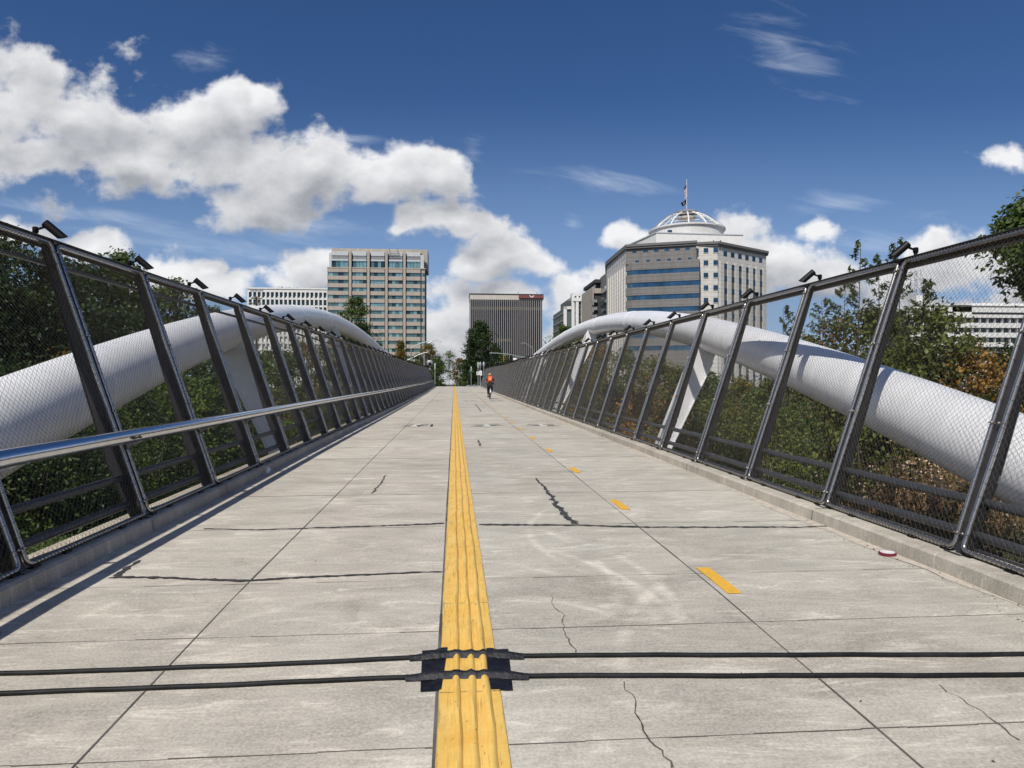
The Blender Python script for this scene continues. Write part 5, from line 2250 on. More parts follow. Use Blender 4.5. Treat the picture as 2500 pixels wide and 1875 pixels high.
tree_px(1208, 182, 838, 2.2, LM['dark'], 'dark tree at the right flank of the tall dense tree', 12, nleaf=5500, nclump=100, leaf=0.32, trunk=0.18, group=G1, clear=0.06)
tree_px(868, 112, 722, 2.6, LM['mid'], 'tall loose green tree rising behind the left arch in front of the tan tower', 13, nleaf=6500, nclump=120, leaf=0.30, csize=0.5, trunk=0.2, clear=0.35, group=G1)
tree_px(886, 108, 790, 2.4, LM['dark'], 'lower dark tree behind the left arch under the loose green tree', 14, nleaf=5500, nclump=110, leaf=0.28, trunk=0.2, clear=0.2, group=G1)
tree_px(925, 114, 838, 1.7, LM['dark'], 'small dark tree at the far foot of the left arch', 15, nleaf=3000, nclump=70, leaf=0.26, trunk=0.15, clear=0.12, group=G1)
tree_px(1378, 98, 792, 2.1, LM['mid'], 'round tree top showing over the right arch below the pale stepped tower', 16, nleaf=5000, nclump=100, leaf=0.27, trunk=0.2, clear=0.4, group='trees behind the right arch')
tree_px(1425, 84, 822, 2.6, LM['autumn'], 'browning tree seen under the right arch between two hangers', 17, nleaf=6000, nclump=110, leaf=0.26, trunk=0.2, clear=0.2, group='trees behind the right arch')
tree_px(1330, 92, 850, 2.4, LM['mid'], 'green tree low behind the far part of the right arch', 18, nleaf=4500, nclump=90, leaf=0.26, trunk=0.18, clear=0.2, group='trees behind the right arch')

# big trees behind the left fence
G2 = 'trees behind the left fence'
tree_px(10, 26, 560, 2.6, LM['dark'], 'dark tree at the left picture edge behind the nearest fence panel', 21, nleaf=15000, nclump=170, leaf=0.17, csize=0.40, trunk=0.2, clear=0.2, group=G2, bark='bark_pale')
tree_px(72, 27, 612, 2.2, LM['dark'], 'dark open tree with a pale crooked trunk behind the nearest fence panel', 22, nleaf=9000, nclump=95, leaf=0.17, csize=0.36, trunk=0.13, clear=0.34, group=G2, bark='bark_pale', lean=(0.6, 0))
tree_px(205, 34, 630, 2.9, LM['dark'], 'broad dark green tree behind the second panel of the left fence', 23, nleaf=17000, nclump=190, leaf=0.19, csize=0.46, trunk=0.2, clear=0.22, group=G2)
tree_px(292, 37, 606, 2.0, LM['mid'], 'tall green tree poking above the left fence between two spotlights', 24, nleaf=11000, nclump=120, leaf=0.19, csize=0.36, trunk=0.18, clear=0.3, group=G2)
tree_px(425, 46, 676, 2.8, LM['mid'], 'green tree with thin upright tips behind the third panel of the left fence', 25, nleaf=11000, nclump=150, leaf=0.2, csize=0.42, trunk=0.2, clear=0.2, group=G2)
tree_px(140, 38, 675, 2.6, LM['dark'], 'low dark tree filling the gap between the left fence trees', 26, nleaf=10000, nclump=130, leaf=0.2, csize=0.42, trunk=0.18, clear=0.2, group=G2)
tree_px(360, 52, 700, 2.9, LM['dark'], 'dark tree behind the green ones at the third left panel', 27, nleaf=9000, nclump=120, leaf=0.22, csize=0.5, trunk=0.2, clear=0.2, group=G2)
tree_px(-120, 24, 600, 2.8, LM['dark'], 'dark tree just outside the left picture edge', 28, nleaf=9000, nclump=120, leaf=0.2, trunk=0.2, clear=0.2, group=G2)
tree_px(520, 58, 745, 2.2, LM['mid'], 'green tree behind the left arch where the hanger meets it', 29, nleaf=7000, nclump=110, leaf=0.22, trunk=0.2, clear=0.2, group=G2)
# dense shrubs and small trees below them
G3 = 'shrubs along the bank on the left'
rnd = random.Random(77)
sh = [(-60, 14, 1010, 1.9), (60, 15, 985, 1.9), (190, 17, 955, 1.9), (320, 20, 935, 2.1), (440, 24, 900, 2.2), (540, 29, 880, 2.3), (615, 36, 850, 2.4), (680, 42, 838, 2.5), (735, 52, 830, 2.7), (790, 64, 835, 2.9), (835, 78, 850, 2.9), (30, 21, 880, 2.3), (170, 24, 860, 2.3), (300, 29, 830, 2.5), (420, 34, 815, 2.5)]
lw = ['at the left picture edge', 'under the nearest panel', 'below the arch start', 'left of the third post', 'right of the third post', 'left of the first hanger', 'right of the first hanger', 'before the two sunlit bays', 'below the arch crown', 'beyond the arch crown', 'near the far bank', 'behind the nearest panel', 'behind the second post', 'behind the second panel', 'behind the third panel']
for i, (px, Y, py, r) in enumerate(sh):
    mk = ['mid', 'dark', 'mid', 'dark', 'bright', 'dark', 'bright', 'mid', 'autumn', 'mid', 'autumn', 'dark', 'autumn', 'dark', 'mid'][i]
    tree_px(px, Y, py, r, LM[mk], '%s leafy shrub %s on the left bank' % ({'mid': 'green', 'dark': 'dark green', 'bright': 'bright green', 'autumn': 'browning'}[mk], lw[i]), 100 + i, nm='shrub', cat='shrub', part='foliage', shape='mound', nleaf=20000 if Y < 22 else 11000, nclump=190, leaf=0.075 if Y < 22 else 0.14, csize=0.30, trunk=0.05, clear=0.02, stems=4, group=G3)
# bushes and young trees behind the right fence
G4 = 'bushes behind the right fence'
rs = [(2140, 18.5, 748, 1.7, 'sunny', 'dense light green bush behind the second panel of the right fence', 12000, 0.13),
      (2050, 21, 775, 1.8, 'autumn', 'yellowing bush left of the second post of the right fence', 10000, 0.13),
      (2285, 16.5, 745, 1.3, 'sunny', 'light green bush in front of the white striped building', 9000, 0.12),
      (2375, 16, 848, 1.2, 'orange', 'orange turning bush below the white striped building', 7000, 0.10),
      (2480, 17, 838, 1.5, 'dark', 'dark green bush at the right picture edge', 9000, 0.12),
      (2230, 17.5, 850, 1.5, 'bright', 'leafy bush just above the right arch between two posts', 9000, 0.12),
      (1960, 25, 815, 1.9, 'sunny', 'pale bush rising behind the right arch beside the domed building', 8000, 0.15),
      (2600, 16, 800, 1.8, 'mid', 'green bush just outside the right picture edge', 7000, 0.13)]
for i, (px, Y, py, r, mk, lab, nl, lf) in enumerate(rs):
    tree_px(px, Y, py, r, LM[mk], lab, 140 + i, nm='bush', cat='bush', part='foliage', shape='mound' if mk != 'willow' else 'oval', nleaf=nl, nclump=150, leaf=lf, csize=0.26, trunk=0.05, clear=0.04, stems=4, group=G4, aspect=3.0 if mk == 'willow' else 1.7)


def stalk(px, Y, py, py0, seed, lab, w=0.5):
    """upright shoot with narrow leaves standing clear of the bushes"""
    p = place(px, Y)
    top = at_y(px, py, Y).z
    z0 = at_y(px, py0, Y).z
    root = thing('sapling', p, lab, 'sapling', 'leafy shoots above the right bushes')
    rng = np.random.default_rng(seed)
    n = 300
    t = rng.uniform(0, 1, n)
    nb = 14
    ba = rng.uniform(0, 2 * pi, nb)
    bt = np.linspace(0.05, 0.98, nb)
    bi = rng.integers(0, nb, n)
    ln = 0.75 * w * (1 - bt[bi]) ** 0.5 * rng.uniform(0.15, 1.0, n) + 0.03
    x = np.cos(ba[bi]) * ln
    y = np.sin(ba[bi]) * ln
    z = z0 - p.z + (top - z0) * bt[bi] + ln * 0.55 + rng.normal(size=n) * 0.03
    P = np.stack([x, y, z], 1)
    N = np.stack([np.cos(ba[bi]) * 0.5, np.sin(ba[bi]) * 0.5, np.full(n, 0.8)], 1)
    me = leaf_mesh('foliage', P, N, 0.15, LM['willow'], 3.6, rng)
    o = bpy.data.objects.new('foliage', me)
    COL.objects.link(o)
    o.parent = root
    b = MB()
    b.tube([(0.05 * sin(i * 1.1 + seed), 0, (top - p.z) * i / 6) for i in range(7)], [0.035 * (1 - i / 7.5) for i in range(7)], 6)
    for q in range(nb):
        zz = z0 - p.z + (top - z0) * bt[q]
        L = 0.75 * w * (1 - bt[q]) ** 0.5
        b.tube([(0, 0, zz), (cos(ba[q]) * L * 0.5, sin(ba[q]) * L * 0.5, zz + L * 0.3), (cos(ba[q]) * L, sin(ba[q]) * L, zz + L * 0.55)], [0.010, 0.007, 0.003], 4)
    b.build('stem', M['bark'], root, local=True, smooth='full')


stalk(2097, 17.5, 592, 760, 1, 'tallest leafy shoot standing above the right fence left of the near spotlight', 0.42)
stalk(2142, 17.9, 628, 760, 2, 'short leafy shoot tip just above the right fence', 0.42)
stalk(2192, 17.2, 590, 780, 3, 'leafy shoot behind the near right spotlight', 0.55)
stalk(2010, 20.0, 735, 820, 4, 'slanting leafy shoot left of the third right post', 0.6)
stalk(1915, 22.0, 752, 850, 5, 'leafy shoot beside the right edge of the domed building', 0.7)
stalk(2255, 16.5, 690, 800, 6, 'leafy shoot below the lattice mast', 0.6)
stalk(2060, 19.5, 700, 820, 7, 'leafy shoot between the third and second right posts', 0.6)

# the shaded shrubs under the right arch
G5 = 'shrubs under the right arch'
rr = [(1860, 17, 1000, 1.5, 'sunny', 'below the low part of the arch'), (1760, 21, 955, 1.7, 'sunny', 'right of the first hanger'), (1690, 27, 905, 2.0, 'dark', 'right behind the first hanger'), (1600, 32, 868, 2.2, 'autumn', 'left of the first hanger'),
      (1530, 40, 850, 2.5, 'mid', 'in the middle bays'), (1480, 50, 842, 2.8, 'autumn', 'right of the second hanger'), (1420, 60, 850, 2.8, 'autumn', 'left of the second hanger'), (1370, 72, 862, 2.8, 'mid', 'near the third hanger'),
      (1930, 19, 985, 1.3, 'mid', 'behind the third post'), (1810, 36, 922, 2.0, 'autumn', 'deep behind the third panel'), (1880, 31, 940, 1.8, 'mid', 'deep behind the third post'), (1730, 46, 908, 2.4, 'mid', 'deep behind the first hanger'), (1660, 58, 900, 2.6, 'autumn', 'deep left of the first hanger'), (1640, 24, 980, 1.5, 'autumn', 'low behind the first hanger'), (1560, 28, 960, 1.7, 'orange', 'low in the fifth bay'), (1500, 35, 930, 1.9, 'mid', 'low in the seventh bay'), (1440, 44, 905, 2.2, 'autumn', 'low in the ninth bay')]
for i, (px, Y, py, r, mk, wh) in enumerate(rr):
    tree_px(px, Y, py, r, LM[mk], '%s shrub %s, seen through the right fence' % ({'mid': 'green', 'dark': 'dark green', 'bright': 'bright green', 'sunny': 'yellow green', 'autumn': 'browning', 'orange': 'orange brown'}[mk], wh), 180 + i, nm='shrub', cat='shrub', part='foliage', shape='mound', nleaf=16000 if Y < 25 else 9000, nclump=170, leaf=0.085 if Y < 25 else 0.15, csize=0.30, trunk=0.05, clear=0.02, stems=4, group=G5)

# big tree at the upper right corner
p = at(2590, 700, 24.0)
p.z = ground_z(p.x, p.y)
plant('tree', 'crown', p, at(2500, 424, 24).z - p.z, 2.0, LM['mid'], 'large leafy tree leaning into the upper right corner of the picture', 'tree', 55, nleaf=15000, nclump=150, leaf=0.20, csize=0.40, trunk=0.28, clear=0.66)


def scatter(name, label_kind, xr, yr, n, seed, m, leaf, hmax, cond=None, aspect=1.6, up=0.8):
    """ground cover as one mass"""
    rng = np.random.default_rng(seed)
    P = []
    x = rng.uniform(*xr, n)
    y = rng.uniform(*yr, n)
    z = np.array([ground_z(a, c) for a, c in zip(x, y)])
    hm = hmax * (0.35 + 0.65 * (0.5 + 0.5 * np.sin(x * 1.9 + 1.3 * np.sin(y * 1.1)) * np.sin(y * 1.6 + 0.7 * x)))
    z = z + hm * rng.uniform(0, 1, n) ** 0.5
    P = np.stack([x, y, z], 1)
    if cond is not None:
        P = P[cond(P)]
    N = np.tile(np.array([[0, -0.2, up]]), (len(P), 1))
    me = leaf_mesh(name, P, N, leaf, m, aspect, rng)
    o = bpy.data.objects.new(name, me)
    COL.objects.link(o)
    tag(o, kind='stuff')
    return o


scatter('ivy', 'stuff', (-14, -3.5), (1.5, 26), 170000, 5, LM['ivy'], 0.058, 0.75)
scatter('ground_cover', 'stuff', (-22, -3.5), (22, 96), 45000, 6, LM['mid'], 0.22, 1.0)
scatter('ground_cover', 'stuff', (4.6, 22), (22, 96), 45000, 7, LM['autumn'], 0.20, 1.0)
scatter('ground_cover', 'stuff', (4.4, 16), (12.5, 24), 40000, 8, LM['mid'], 0.10, 0.9)


def weeds():
    """dry brown weeds with pale seed heads on the right bank"""
    rng = np.random.default_rng(9)
    n = 7000
    x = rng.uniform(4.5, 14, n)
    y = rng.uniform(2.0, 14.5, n)
    V, Fc = [], []
    P = []
    S = []
    for i in range(n):
        z = ground_z(x[i], y[i])
        h = rng.uniform(0.25, 0.85) * (0.8 + 0.4 * sin(x[i] * 1.3) * sin(y[i] * 0.9))
        lx, ly = rng.normal(0, 0.14, 2)
        w = 0.006
        for s in range(2):
            a = rng.uniform(0, pi)
            k = len(V)
            V += [(x[i] - w * cos(a), y[i] - w * sin(a), z), (x[i] + w * cos(a), y[i] + w * sin(a), z), (x[i] + lx + w * .4, y[i] + ly, z + h), (x[i] + lx - w * .4, y[i] + ly, z + h)]
            Fc.append((k, k + 1, k + 2, k + 3))
        for q in range(9):
            e = rng.uniform(0.15, 1)
            P.append((x[i] + lx * e + rng.normal(0, 0.05), y[i] + ly * e + rng.normal(0, 0.05), z + h * e))
        if rng.uniform() < 0.16:
            for q in range(9):
                S.append((x[i] + lx + rng.normal(0, 0.035), y[i] + ly + rng.normal(0, 0.035), z + h + rng.normal(0, 0.012)))
    me = bpy.data.meshes.new('dry_weeds')
    me.from_pydata(V, [], Fc)
    me.materials.append(LM['dry'])
    o = bpy.data.objects.new('dry_weeds', me)
    COL.objects.link(o)
    tag(o, kind='stuff')
    P = np.array(P)
    lm = leaf_mesh('dry_leaves', P, np.tile([[0, 0, 0.5]], (len(P), 1)), 0.06, LM['dry'], 2.2, rng)
    o2 = bpy.data.objects.new('dry_leaves', lm)
    COL.objects.link(o2)
    tag(o2, kind='stuff')
    S = np.array(S)
    lm = leaf_mesh('seed_heads', S, np.tile([[0, 0, 1.0]], (len(S), 1)), 0.042, LM['seed'], 1.2, rng)
    o3 = bpy.data.objects.new('seed_heads', lm)
    COL.objects.link(o3)
    tag(o3, kind='stuff')


weeds()

# ------------------------------------------------------------------ street furniture beyond the bridge
def pole_light(px, py0, py1, Y, label):
    p = at_y(px, 940, Y)
    zb, zt = min(deckz(Y), ground_z(p.x, Y) + 0.1) if Y > 108 else deckz(Y), at_y(px, py0, Y).z
    t = thing('light_pole', (p.x, Y, zb), label, 'light pole', 'slim light poles at the far bridge end')
    b = MB()
    b.tube([(p.x, Y, zb), (p.x, Y, zt - 0.9)], 0.065, 10)
    b.lathe((p.x, Y, zb), [(0.14, 0), (0.14, 0.05), (0.08, 0.08)], 12)
    b.build('pole', M['galv'], t, smooth=True)
    b = MB()
    b.lathe((p.x, Y, zt - 0.9), [(0.07, 0), (0.10, 0.03), (0.10, 0.86), (0.07, 0.9)], 12)
    b.build('lamp_head', mat('frosted_lamp', (0.42, 0.44, 0.45), 0.4, 0.2), t, smooth=True)
    return t, p


pole_light(1062, 887, 941, 107.0, 'slim grey light pole at the far end of the left fence')
tR, pR = pole_light(1167.3, 884, 941, 107.0, 'slim grey light pole carrying white signs at the far end of the right fence')
pole_light(1150.3, 895, 943, 126.0, 'slim grey pole carrying the green street sign')


def sign_plate(px, py, w, h, Y, m, label, marks=None, cat='sign'):
    c = at_y(px, py, Y)
    t = thing('sign', (c.x, c.y, c.z), label, cat)
    b = MB()
    b.box(c.x - w / 2, c.x + w / 2, c.y - 0.012, c.y + 0.012, c.z - h / 2, c.z + h / 2)
    b.build('plate', m, t, bevel=0.01)
    if marks:
        b = MB()
        for x0, x1, z0, z1 in marks:
            b.box(c.x + x0 * w, c.x + x1 * w, c.y - 0.018, c.y - 0.0125, c.z + z0 * h, c.z + z1 * h)
        b.build('symbol', M['black'], t)
    b = MB()
    b.box(c.x - 0.02, c.x + 0.02, c.y + 0.0125, c.y + 0.14, c.z - 0.05, c.z + 0.05)
    b.build('clip', M['galv'], t)


sign_plate(1166.6, 911.5, 0.40, 0.50, 106.85, M['white_paint'], 'white sign with a dark framed square on the right pole', [(-0.26, 0.26, 0.12, 0.24), (-0.26, 0.26, -0.24, -0.12), (-0.26, -0.14, -0.12, 0.12), (0.14, 0.26, -0.12, 0.12), (-0.06, 0.06, -0.05, 0.05)])
sign_plate(1173.4, 911, 0.42, 0.72, 107.2, M['white_paint'], 'taller white sign with a small dark symbol right of the framed one', [(-0.10, 0.12, -0.08, 0.06), (-0.04, 0.06, 0.06, 0.12)])
sign_plate(1149.5, 907.5, 0.95, 0.17, 125.9, mat('street_sign_green', (0.01, 0.09, 0.055), 0.5), 'green street name sign on the pole beyond the bridge')
sign_plate(1149.2, 905.2, 0.75, 0.13, 126.1, bpy.data.materials['street_sign_green'], 'smaller green sign just above the street name sign')


def lantern(px, py, Y, label):
    p = at_y(px, py, Y)
    zb = ground_z(p.x, Y)
    t = thing('street_lantern', (p.x, Y, zb), label, 'lantern', 'ornamental street lanterns')
    b = MB()
    b.lathe((p.x, Y, zb), [(0.22, 0), (0.2, 0.5), (0.09, 0.7), (0.075, p.z - zb - 0.5), (0.12, p.z - zb - 0.45), (0.06, p.z - zb - 0.35)], 10)
    b.build('post', M['galv'], t, smooth=True)
    b = MB()
    b.lathe((p.x, Y, p.z - 0.38), [(0.10, 0), (0.20, 0.25), (0.22, 0.5), (0.12, 0.72), (0.03, 0.9)], 10)
    b.build('lamp_globe', mat('milky_glass', (0.40, 0.42, 0.42), 0.3), t, smooth=True)


lantern(1172.5, 889.5, 139, 'ornamental street lantern nearer the pole with the white signs')
lantern(1181, 889.5, 134, 'ornamental street lantern just above the end of the right fence')


def signal_head(c, col, back, label, group='traffic signals', facing=-1):
    t = thing('traffic_signal', c, label, 'traffic signal', group)
    b = MB()
    b.box(c.x - 0.19, c.x + 0.19, c.y - 0.12, c.y + 0.16, c.z - 0.58, c.z + 0.58)
    b.build('housing', col, t, bevel=0.03)
    for k in (-1, 0, 1):
        b = MB()
        b.lathe((c.x, c.y - 0.125, c.z + 0.37 * k), [(0.155, 0.0), (0.165, 0.03), (0.165, 0.06)], 16, axis=(0, -1, 0))
        v = b.build('lens', M['glass_dark'], t, smooth=True)
        b = MB()
        for i in range(9):
            a0, a1 = pi * i / 8, pi * (i + 1) / 8
            if i < 8:
                q = [Vector((c.x + 0.17 * cos(a), c.y - 0.12, c.z + 0.37 * k + 0.17 * sin(a))) for a in (a0, a1)]
                b.quad(q[0], q[1], q[1] + Vector((0, -0.22, 0)), q[0] + Vector((0, -0.22, 0)))
        b.build('visor', col, v)
    b = MB()
    b.tube([(c.x, c.y, c.z + 0.55), (c.x, c.y, c.z + 0.95)], 0.04, 6)
    b.build('hanger', M['galv'], t)


M['sig_yellow'] = mat('signal_yellow', (0.62, 0.30, 0.02), 0.5)


def masts():
    Y = 126.0
    # left: luminaire pole and signal mast arm
    b = at_y(1003.6, 940, Y)
    zg = ground_z(b.x, Y)
    t = thing('street_lamp', (b.x, Y, zg), 'tall grey street lamp with a long curved arm left of the street', 'street lamp')
    zt = at_y(1003.6, 850, Y).z
    m = MB()
    m.tube([(b.x, Y, zg), (b.x, Y, zt)], [0.15, 0.10], 10)
    m.build('pole', M['galv'], t, smooth=True)
    P = [at_y(px, py, Y) for px, py in ((1003.6, 850), (1012, 845), (1030, 837), (1046, 833.5), (1060, 832), (1074, 831))]
    m = MB()
    m.tube(P, [0.09, 0.085, 0.075, 0.065, 0.055, 0.05], 8)
    m.build('arm', M['galv'], t, smooth=True)
    for px, py in ((1048, 836), (1074, 832.5), (1053, 833)):
        q = at_y(px, py, Y)
        m = MB()
        m.ball(q - Vector((0, 0, 0.08)), 0.17, 10, 6, 1.3, 1, 0.9)
        m.build('lamp_head', M['white_paint'], t, smooth=True)
    b2 = at_y(1035.7, 940, Y + 1)
    zg = ground_z(b2.x, Y)
    zt = at_y(1035.7, 858, Y + 1).z
    t = thing('signal_mast', (b2.x, Y + 1, zg), 'grey steel signal pole with mast arm left of the street', 'signal mast', 'signal masts')
    m = MB()
    m.tube([(b2.x, Y + 1, zg), (b2.x, Y + 1, zt)], [0.22, 0.17], 12)
    m.build('pole', M['galv'], t, smooth=True)
    m = MB()
    m.tube([at_y(px, py, Y + 0.8) for px, py in ((985, 884), (1003.6, 876), (1020, 867), (1034, 862), (1047, 859.5))], [0.14, 0.13, 0.11, 0.10, 0.08], 8)
    m.build('arm', M['galv'], t, smooth=True)
    signal_head(at_y(1029, 878, Y + 0.6), M['black'], None, 'black traffic signal seen against the trees left of the signal pole')
    signal_head(at_y(1048, 873, Y + 0.6), M['black'], None, 'black traffic signal hanging at the end of the left mast arm')
    c = at_y(1049.5, 886, Y + 0.5)
    t = thing('round_sign_back', c, 'round grey disc below the hanging black signal', 'sign')  # modelled as the grey back of a round sign, no lamp
    m = MB()
    m.lathe(c, [(0.55, -0.02), (0.58, 0.0), (0.55, 0.04), (0.30, 0.12)], 24, axis=(0, -1, 0))
    m.build('disc', M['galv'], t, smooth=True)
    m = MB()
    m.box(c.x - 0.22, c.x + 0.22, c.y - 0.24, c.y - 0.14, c.z - 0.42, c.z + 0.05)
    m.build('centre', M['black'], t)
    # right mast
    px_p = at_y(1300, 940, Y)
    zg = ground_z(px_p.x, Y)
    t = thing('signal_mast', (px_p.x, Y, zg), 'green grey signal pole with mast arm reaching over the right fence', 'signal mast', 'signal masts')
    m = MB()
    m.tube([(px_p.x, Y, zg), (px_p.x, Y, at_y(1300, 868, Y).z)], [0.24, 0.18], 12)
    m.build('pole', M['galv'], t, smooth=True)
    gm = mat('green_grey_steel', (0.20, 0.25, 0.235), 0.5, 0.4)
    m = MB()
    m.tube([at_y(px, py, Y) for px, py in ((1300, 875), (1288, 873.5), (1270, 872), (1255, 868), (1236, 864.5), (1215, 862.5), (1195, 862))], [0.15, 0.15, 0.14, 0.13, 0.115, 0.10, 0.085], 8)
    m.build('arm', gm, t, smooth=True)
    signal_head(at_y(1231.5, 875, Y - 0.3), M['sig_yellow'], None, 'yellow traffic signal hanging from the mast arm above the right fence')
    signal_head(at_y(1199.5, 872, Y - 0.3), M['black'], None, 'dark traffic signal hanging at the tip of the right mast arm')
    signal_head(at_y(1248, 876, Y - 0.3), M['black'], None, 'dark traffic signal between the yellow signal and the white sign')
    sign_plate(1257, 876.5, 0.62, 0.40, Y - 0.2, M['white_paint'], 'white sign hanging from the right mast arm')
    # right street lamp
    b3 = at_y(1300.5, 940, Y + 8)
    zg = ground_z(b3.x, Y + 8)
    t = thing('street_lamp', (b3.x, Y + 8, zg), 'pale grey street lamp with a curved arm in front of the black slab', 'street lamp')
    m = MB()
    m.tube([(b3.x, Y + 8, zg), (b3.x, Y + 8, at_y(1300, 849, Y + 8).z)], [0.17, 0.11], 10)
    m.build('pole', M['galv'], t, smooth=True)
    m = MB()
    m.tube([at_y(px, py, Y + 8) for px, py in ((1300.5, 849), (1294, 845), (1288, 840.5), (1283, 838), (1277, 837.3), (1273, 838))], [0.08, 0.07, 0.06, 0.055, 0.05, 0.05], 8)
    m.build('arm', M['galv'], t, smooth=True)
    q = at_y(1273, 838, Y + 8)
    m = MB()
    m.ball(q, 0.16, 8, 5, 2.0, 1, 0.5)
    m.build('lamp_head', M['galv'], t, smooth=True)
    # wooden utility pole with crossarms over the left fence
    u = at_y(626, 760, 190)
    zg = ground_z(u.x, 190)
    t = thing('utility_pole', (u.x, 190, zg), 'brown utility pole with crossarms in front of the white block', 'utility pole')
    m = MB()
    m.tube([(u.x, 190, zg), (u.x, 190, at_y(626, 724, 190).z)], [0.34, 0.26], 8)
    m.build('pole', M['bark'], t, smooth=True)
    m = MB()
    for py, w0, w1 in ((729, 614, 640), (742, 608, 638)):
        m.box(at_y(w0, py, 190).x, at_y(w1, py, 190).x, 189.6, 189.8, at_y(626, py, 190).z - 0.12, at_y(626, py, 190).z + 0.12)
    m.build('crossarm', M['bark'], t)
    m = MB()
    for px, py in ((610, 740), (616, 727), (622, 727), (634, 740), (640, 727)):
        q = at_y(px, py, 189.7)
        m.lathe((q.x, q.y, q.z - 0.1), [(0.1, 0), (0.16, 0.15), (0.08, 0.4)], 8)
    q = at_y(632, 744, 189.2)
    m.lathe((q.x, q.y, q.z - 1.0), [(0.35, 0), (0.38, 0.1), (0.38, 1.2), (0.25, 1.35)], 12)
    m.build('insulator', M['galv'], t)


masts()

# ------------------------------------------------------------------ cars
def car(px, Y, rz, paint, label, L=4.6):
    p = at_y(px, 940, Y)
    zg = ground_z(p.x, Y) + 0.03
    t = thing('parked_car', (p.x, Y, zg), label, 'car', 'cars at the crossing', rz)
    H, W = 1.55, 1.82
    prof = [(-L / 2, 0.35), (-L / 2 + 0.05, 0.72), (-L / 2 + 0.25, 0.86), (-L / 2 + 1.15, 0.98), (-L / 2 + 1.55, 1.18), (-0.35, 1.50), (0.9, 1.53), (L / 2 - 0.55, 1.42), (L / 2 - 0.12, 0.98), (L / 2, 0.80), (L / 2, 0.38), (L / 2 - 0.3, 0.24), (-L / 2 + 0.3, 0.24)]
    b = MB()
    k = len(prof)
    for s, inset in ((-1, 0), (1, 0)):
        for x, z in prof:
            w = W / 2 - (0.20 * max(0, (z - 0.95) / 0.6)) - (0.08 if abs(x) > L / 2 - 0.2 else 0)
            b.v.append((x, s * w, z))
    b.face(tuple(range(k)))
    b.face(tuple(range(2 * k - 1, k - 1, -1)))
    for i in range(k):
        j = (i + 1) % k
        b.face((j, i, k + i, k + j))
    b.build('body', paint, t, local=True, bevel=0.05, smooth=True)
    b = MB()
    for s in (-1, 1):
        w = lambda z: (W / 2 - 0.20 * max(0, (z - 0.95) / 0.6)) + 0.006
        for q in ([(-0.62, 1.02), (-0.30, 1.42), (0.45, 1.45), (0.45, 1.02)], [(0.53, 1.02), (0.53, 1.45), (L / 2 - 0.75, 1.36), (L / 2 - 0.55, 1.02)]):
            P = [(x, s * w(z), z) for x, z in q]
            b.quad(*(P if s > 0 else P[::-1]))
    b.quad((-L / 2 + 1.52, -0.70, 1.19), (-L / 2 + 1.52, 0.70, 1.19), (-0.50, 0.62, 1.475), (-0.50, -0.62, 1.475))
    b.quad((L / 2 - 0.50, 0.62, 1.38), (L / 2 - 0.18, 0.70, 1.05), (L / 2 - 0.18, -0.70, 1.05), (L / 2 - 0.50, -0.62, 1.38))
    b.build('window', M['glass_dark'], t, local=True)
    for x in (-L / 2 + 0.85, L / 2 - 0.9):
        for s in (-1, 1):
            b = MB()
            b.lathe((x, s * (W / 2 - 0.2), 0.33), [(0.2, 0), (0.33, 0.02), (0.33, 0.2), (0.24, 0.22)], 18, axis=(0, s, 0))
            wl = b.build('wheel', M['rubber'], t, local=True, smooth=True)
            b = MB()
            b.lathe((x, s * (W / 2 - 0.2), 0.33), [(0.22, 0.2), (0.20, 0.232), (0.05, 0.225)], 18, axis=(0, s, 0))
            b.build('rim', M['galv'], wl, local=True, smooth=True)
    b = MB()
    for s in (-1, 1):
        b.box(-L / 2 + 0.02, -L / 2 + 0.22, s * 0.78 - 0.16, s * 0.78 + 0.16, 0.66, 0.80)
    b.build('headlight', M['white_paint'], t, local=True)


car(1146, 132, radians(8), mat('silver_car_paint', (0.5, 0.51, 0.53), 0.25, 0.5), 'silver car crossing beyond the bridge under the green sign')
car(1126, 138, radians(4), mat('dark_car_paint', (0.03, 0.032, 0.036), 0.25, 0.3), 'dark car left of the silver one beyond the bridge')
car(1068, 150, radians(95), mat('white_car_paint', (0.6, 0.6, 0.6), 0.3, 0.1), 'pale car parked far off left of the street')
p = place(1134, 121)
plant('planter_shrub', 'foliage', (p.x, 121, ground_z(p.x, 121)), 1.7, 0.75, LM['bright'], 'yellow green shrub in front of the cars at the bridge end', 'shrub', 300, shape='mound', nleaf=900, nclump=40, leaf=0.14, trunk=0.04, clear=0.05, stems=3)

# railing and bits at the far crossing
for px in (1079, 1086, 1113, 1119):
    q = at_y(px, 935, 118)
    zg = ground_z(q.x, 118)
    b = MB()
    b.lathe((q.x, 118, zg), [(0.11, 0), (0.09, 0.1), (0.085, 1.25), (0.10, 1.28), (0.03, 1.36)], 10)
    o = b.build('bollard', M['galv'] if px > 1100 else M['black'], None, smooth=True, loc=None)
    tag(o, {1079: 'grey bollard nearest the left fence end', 1086: 'bollard left of the thin young tree', 1113: 'bollard right of the far walker', 1119: 'bollard left of the low browning tree'}[px], 'bollard', 'bollards where the bridge meets the street')

# ------------------------------------------------------------------ people
SKIN = mat('skin', (0.48, 0.29, 0.20), 0.6, 0, 0.4)


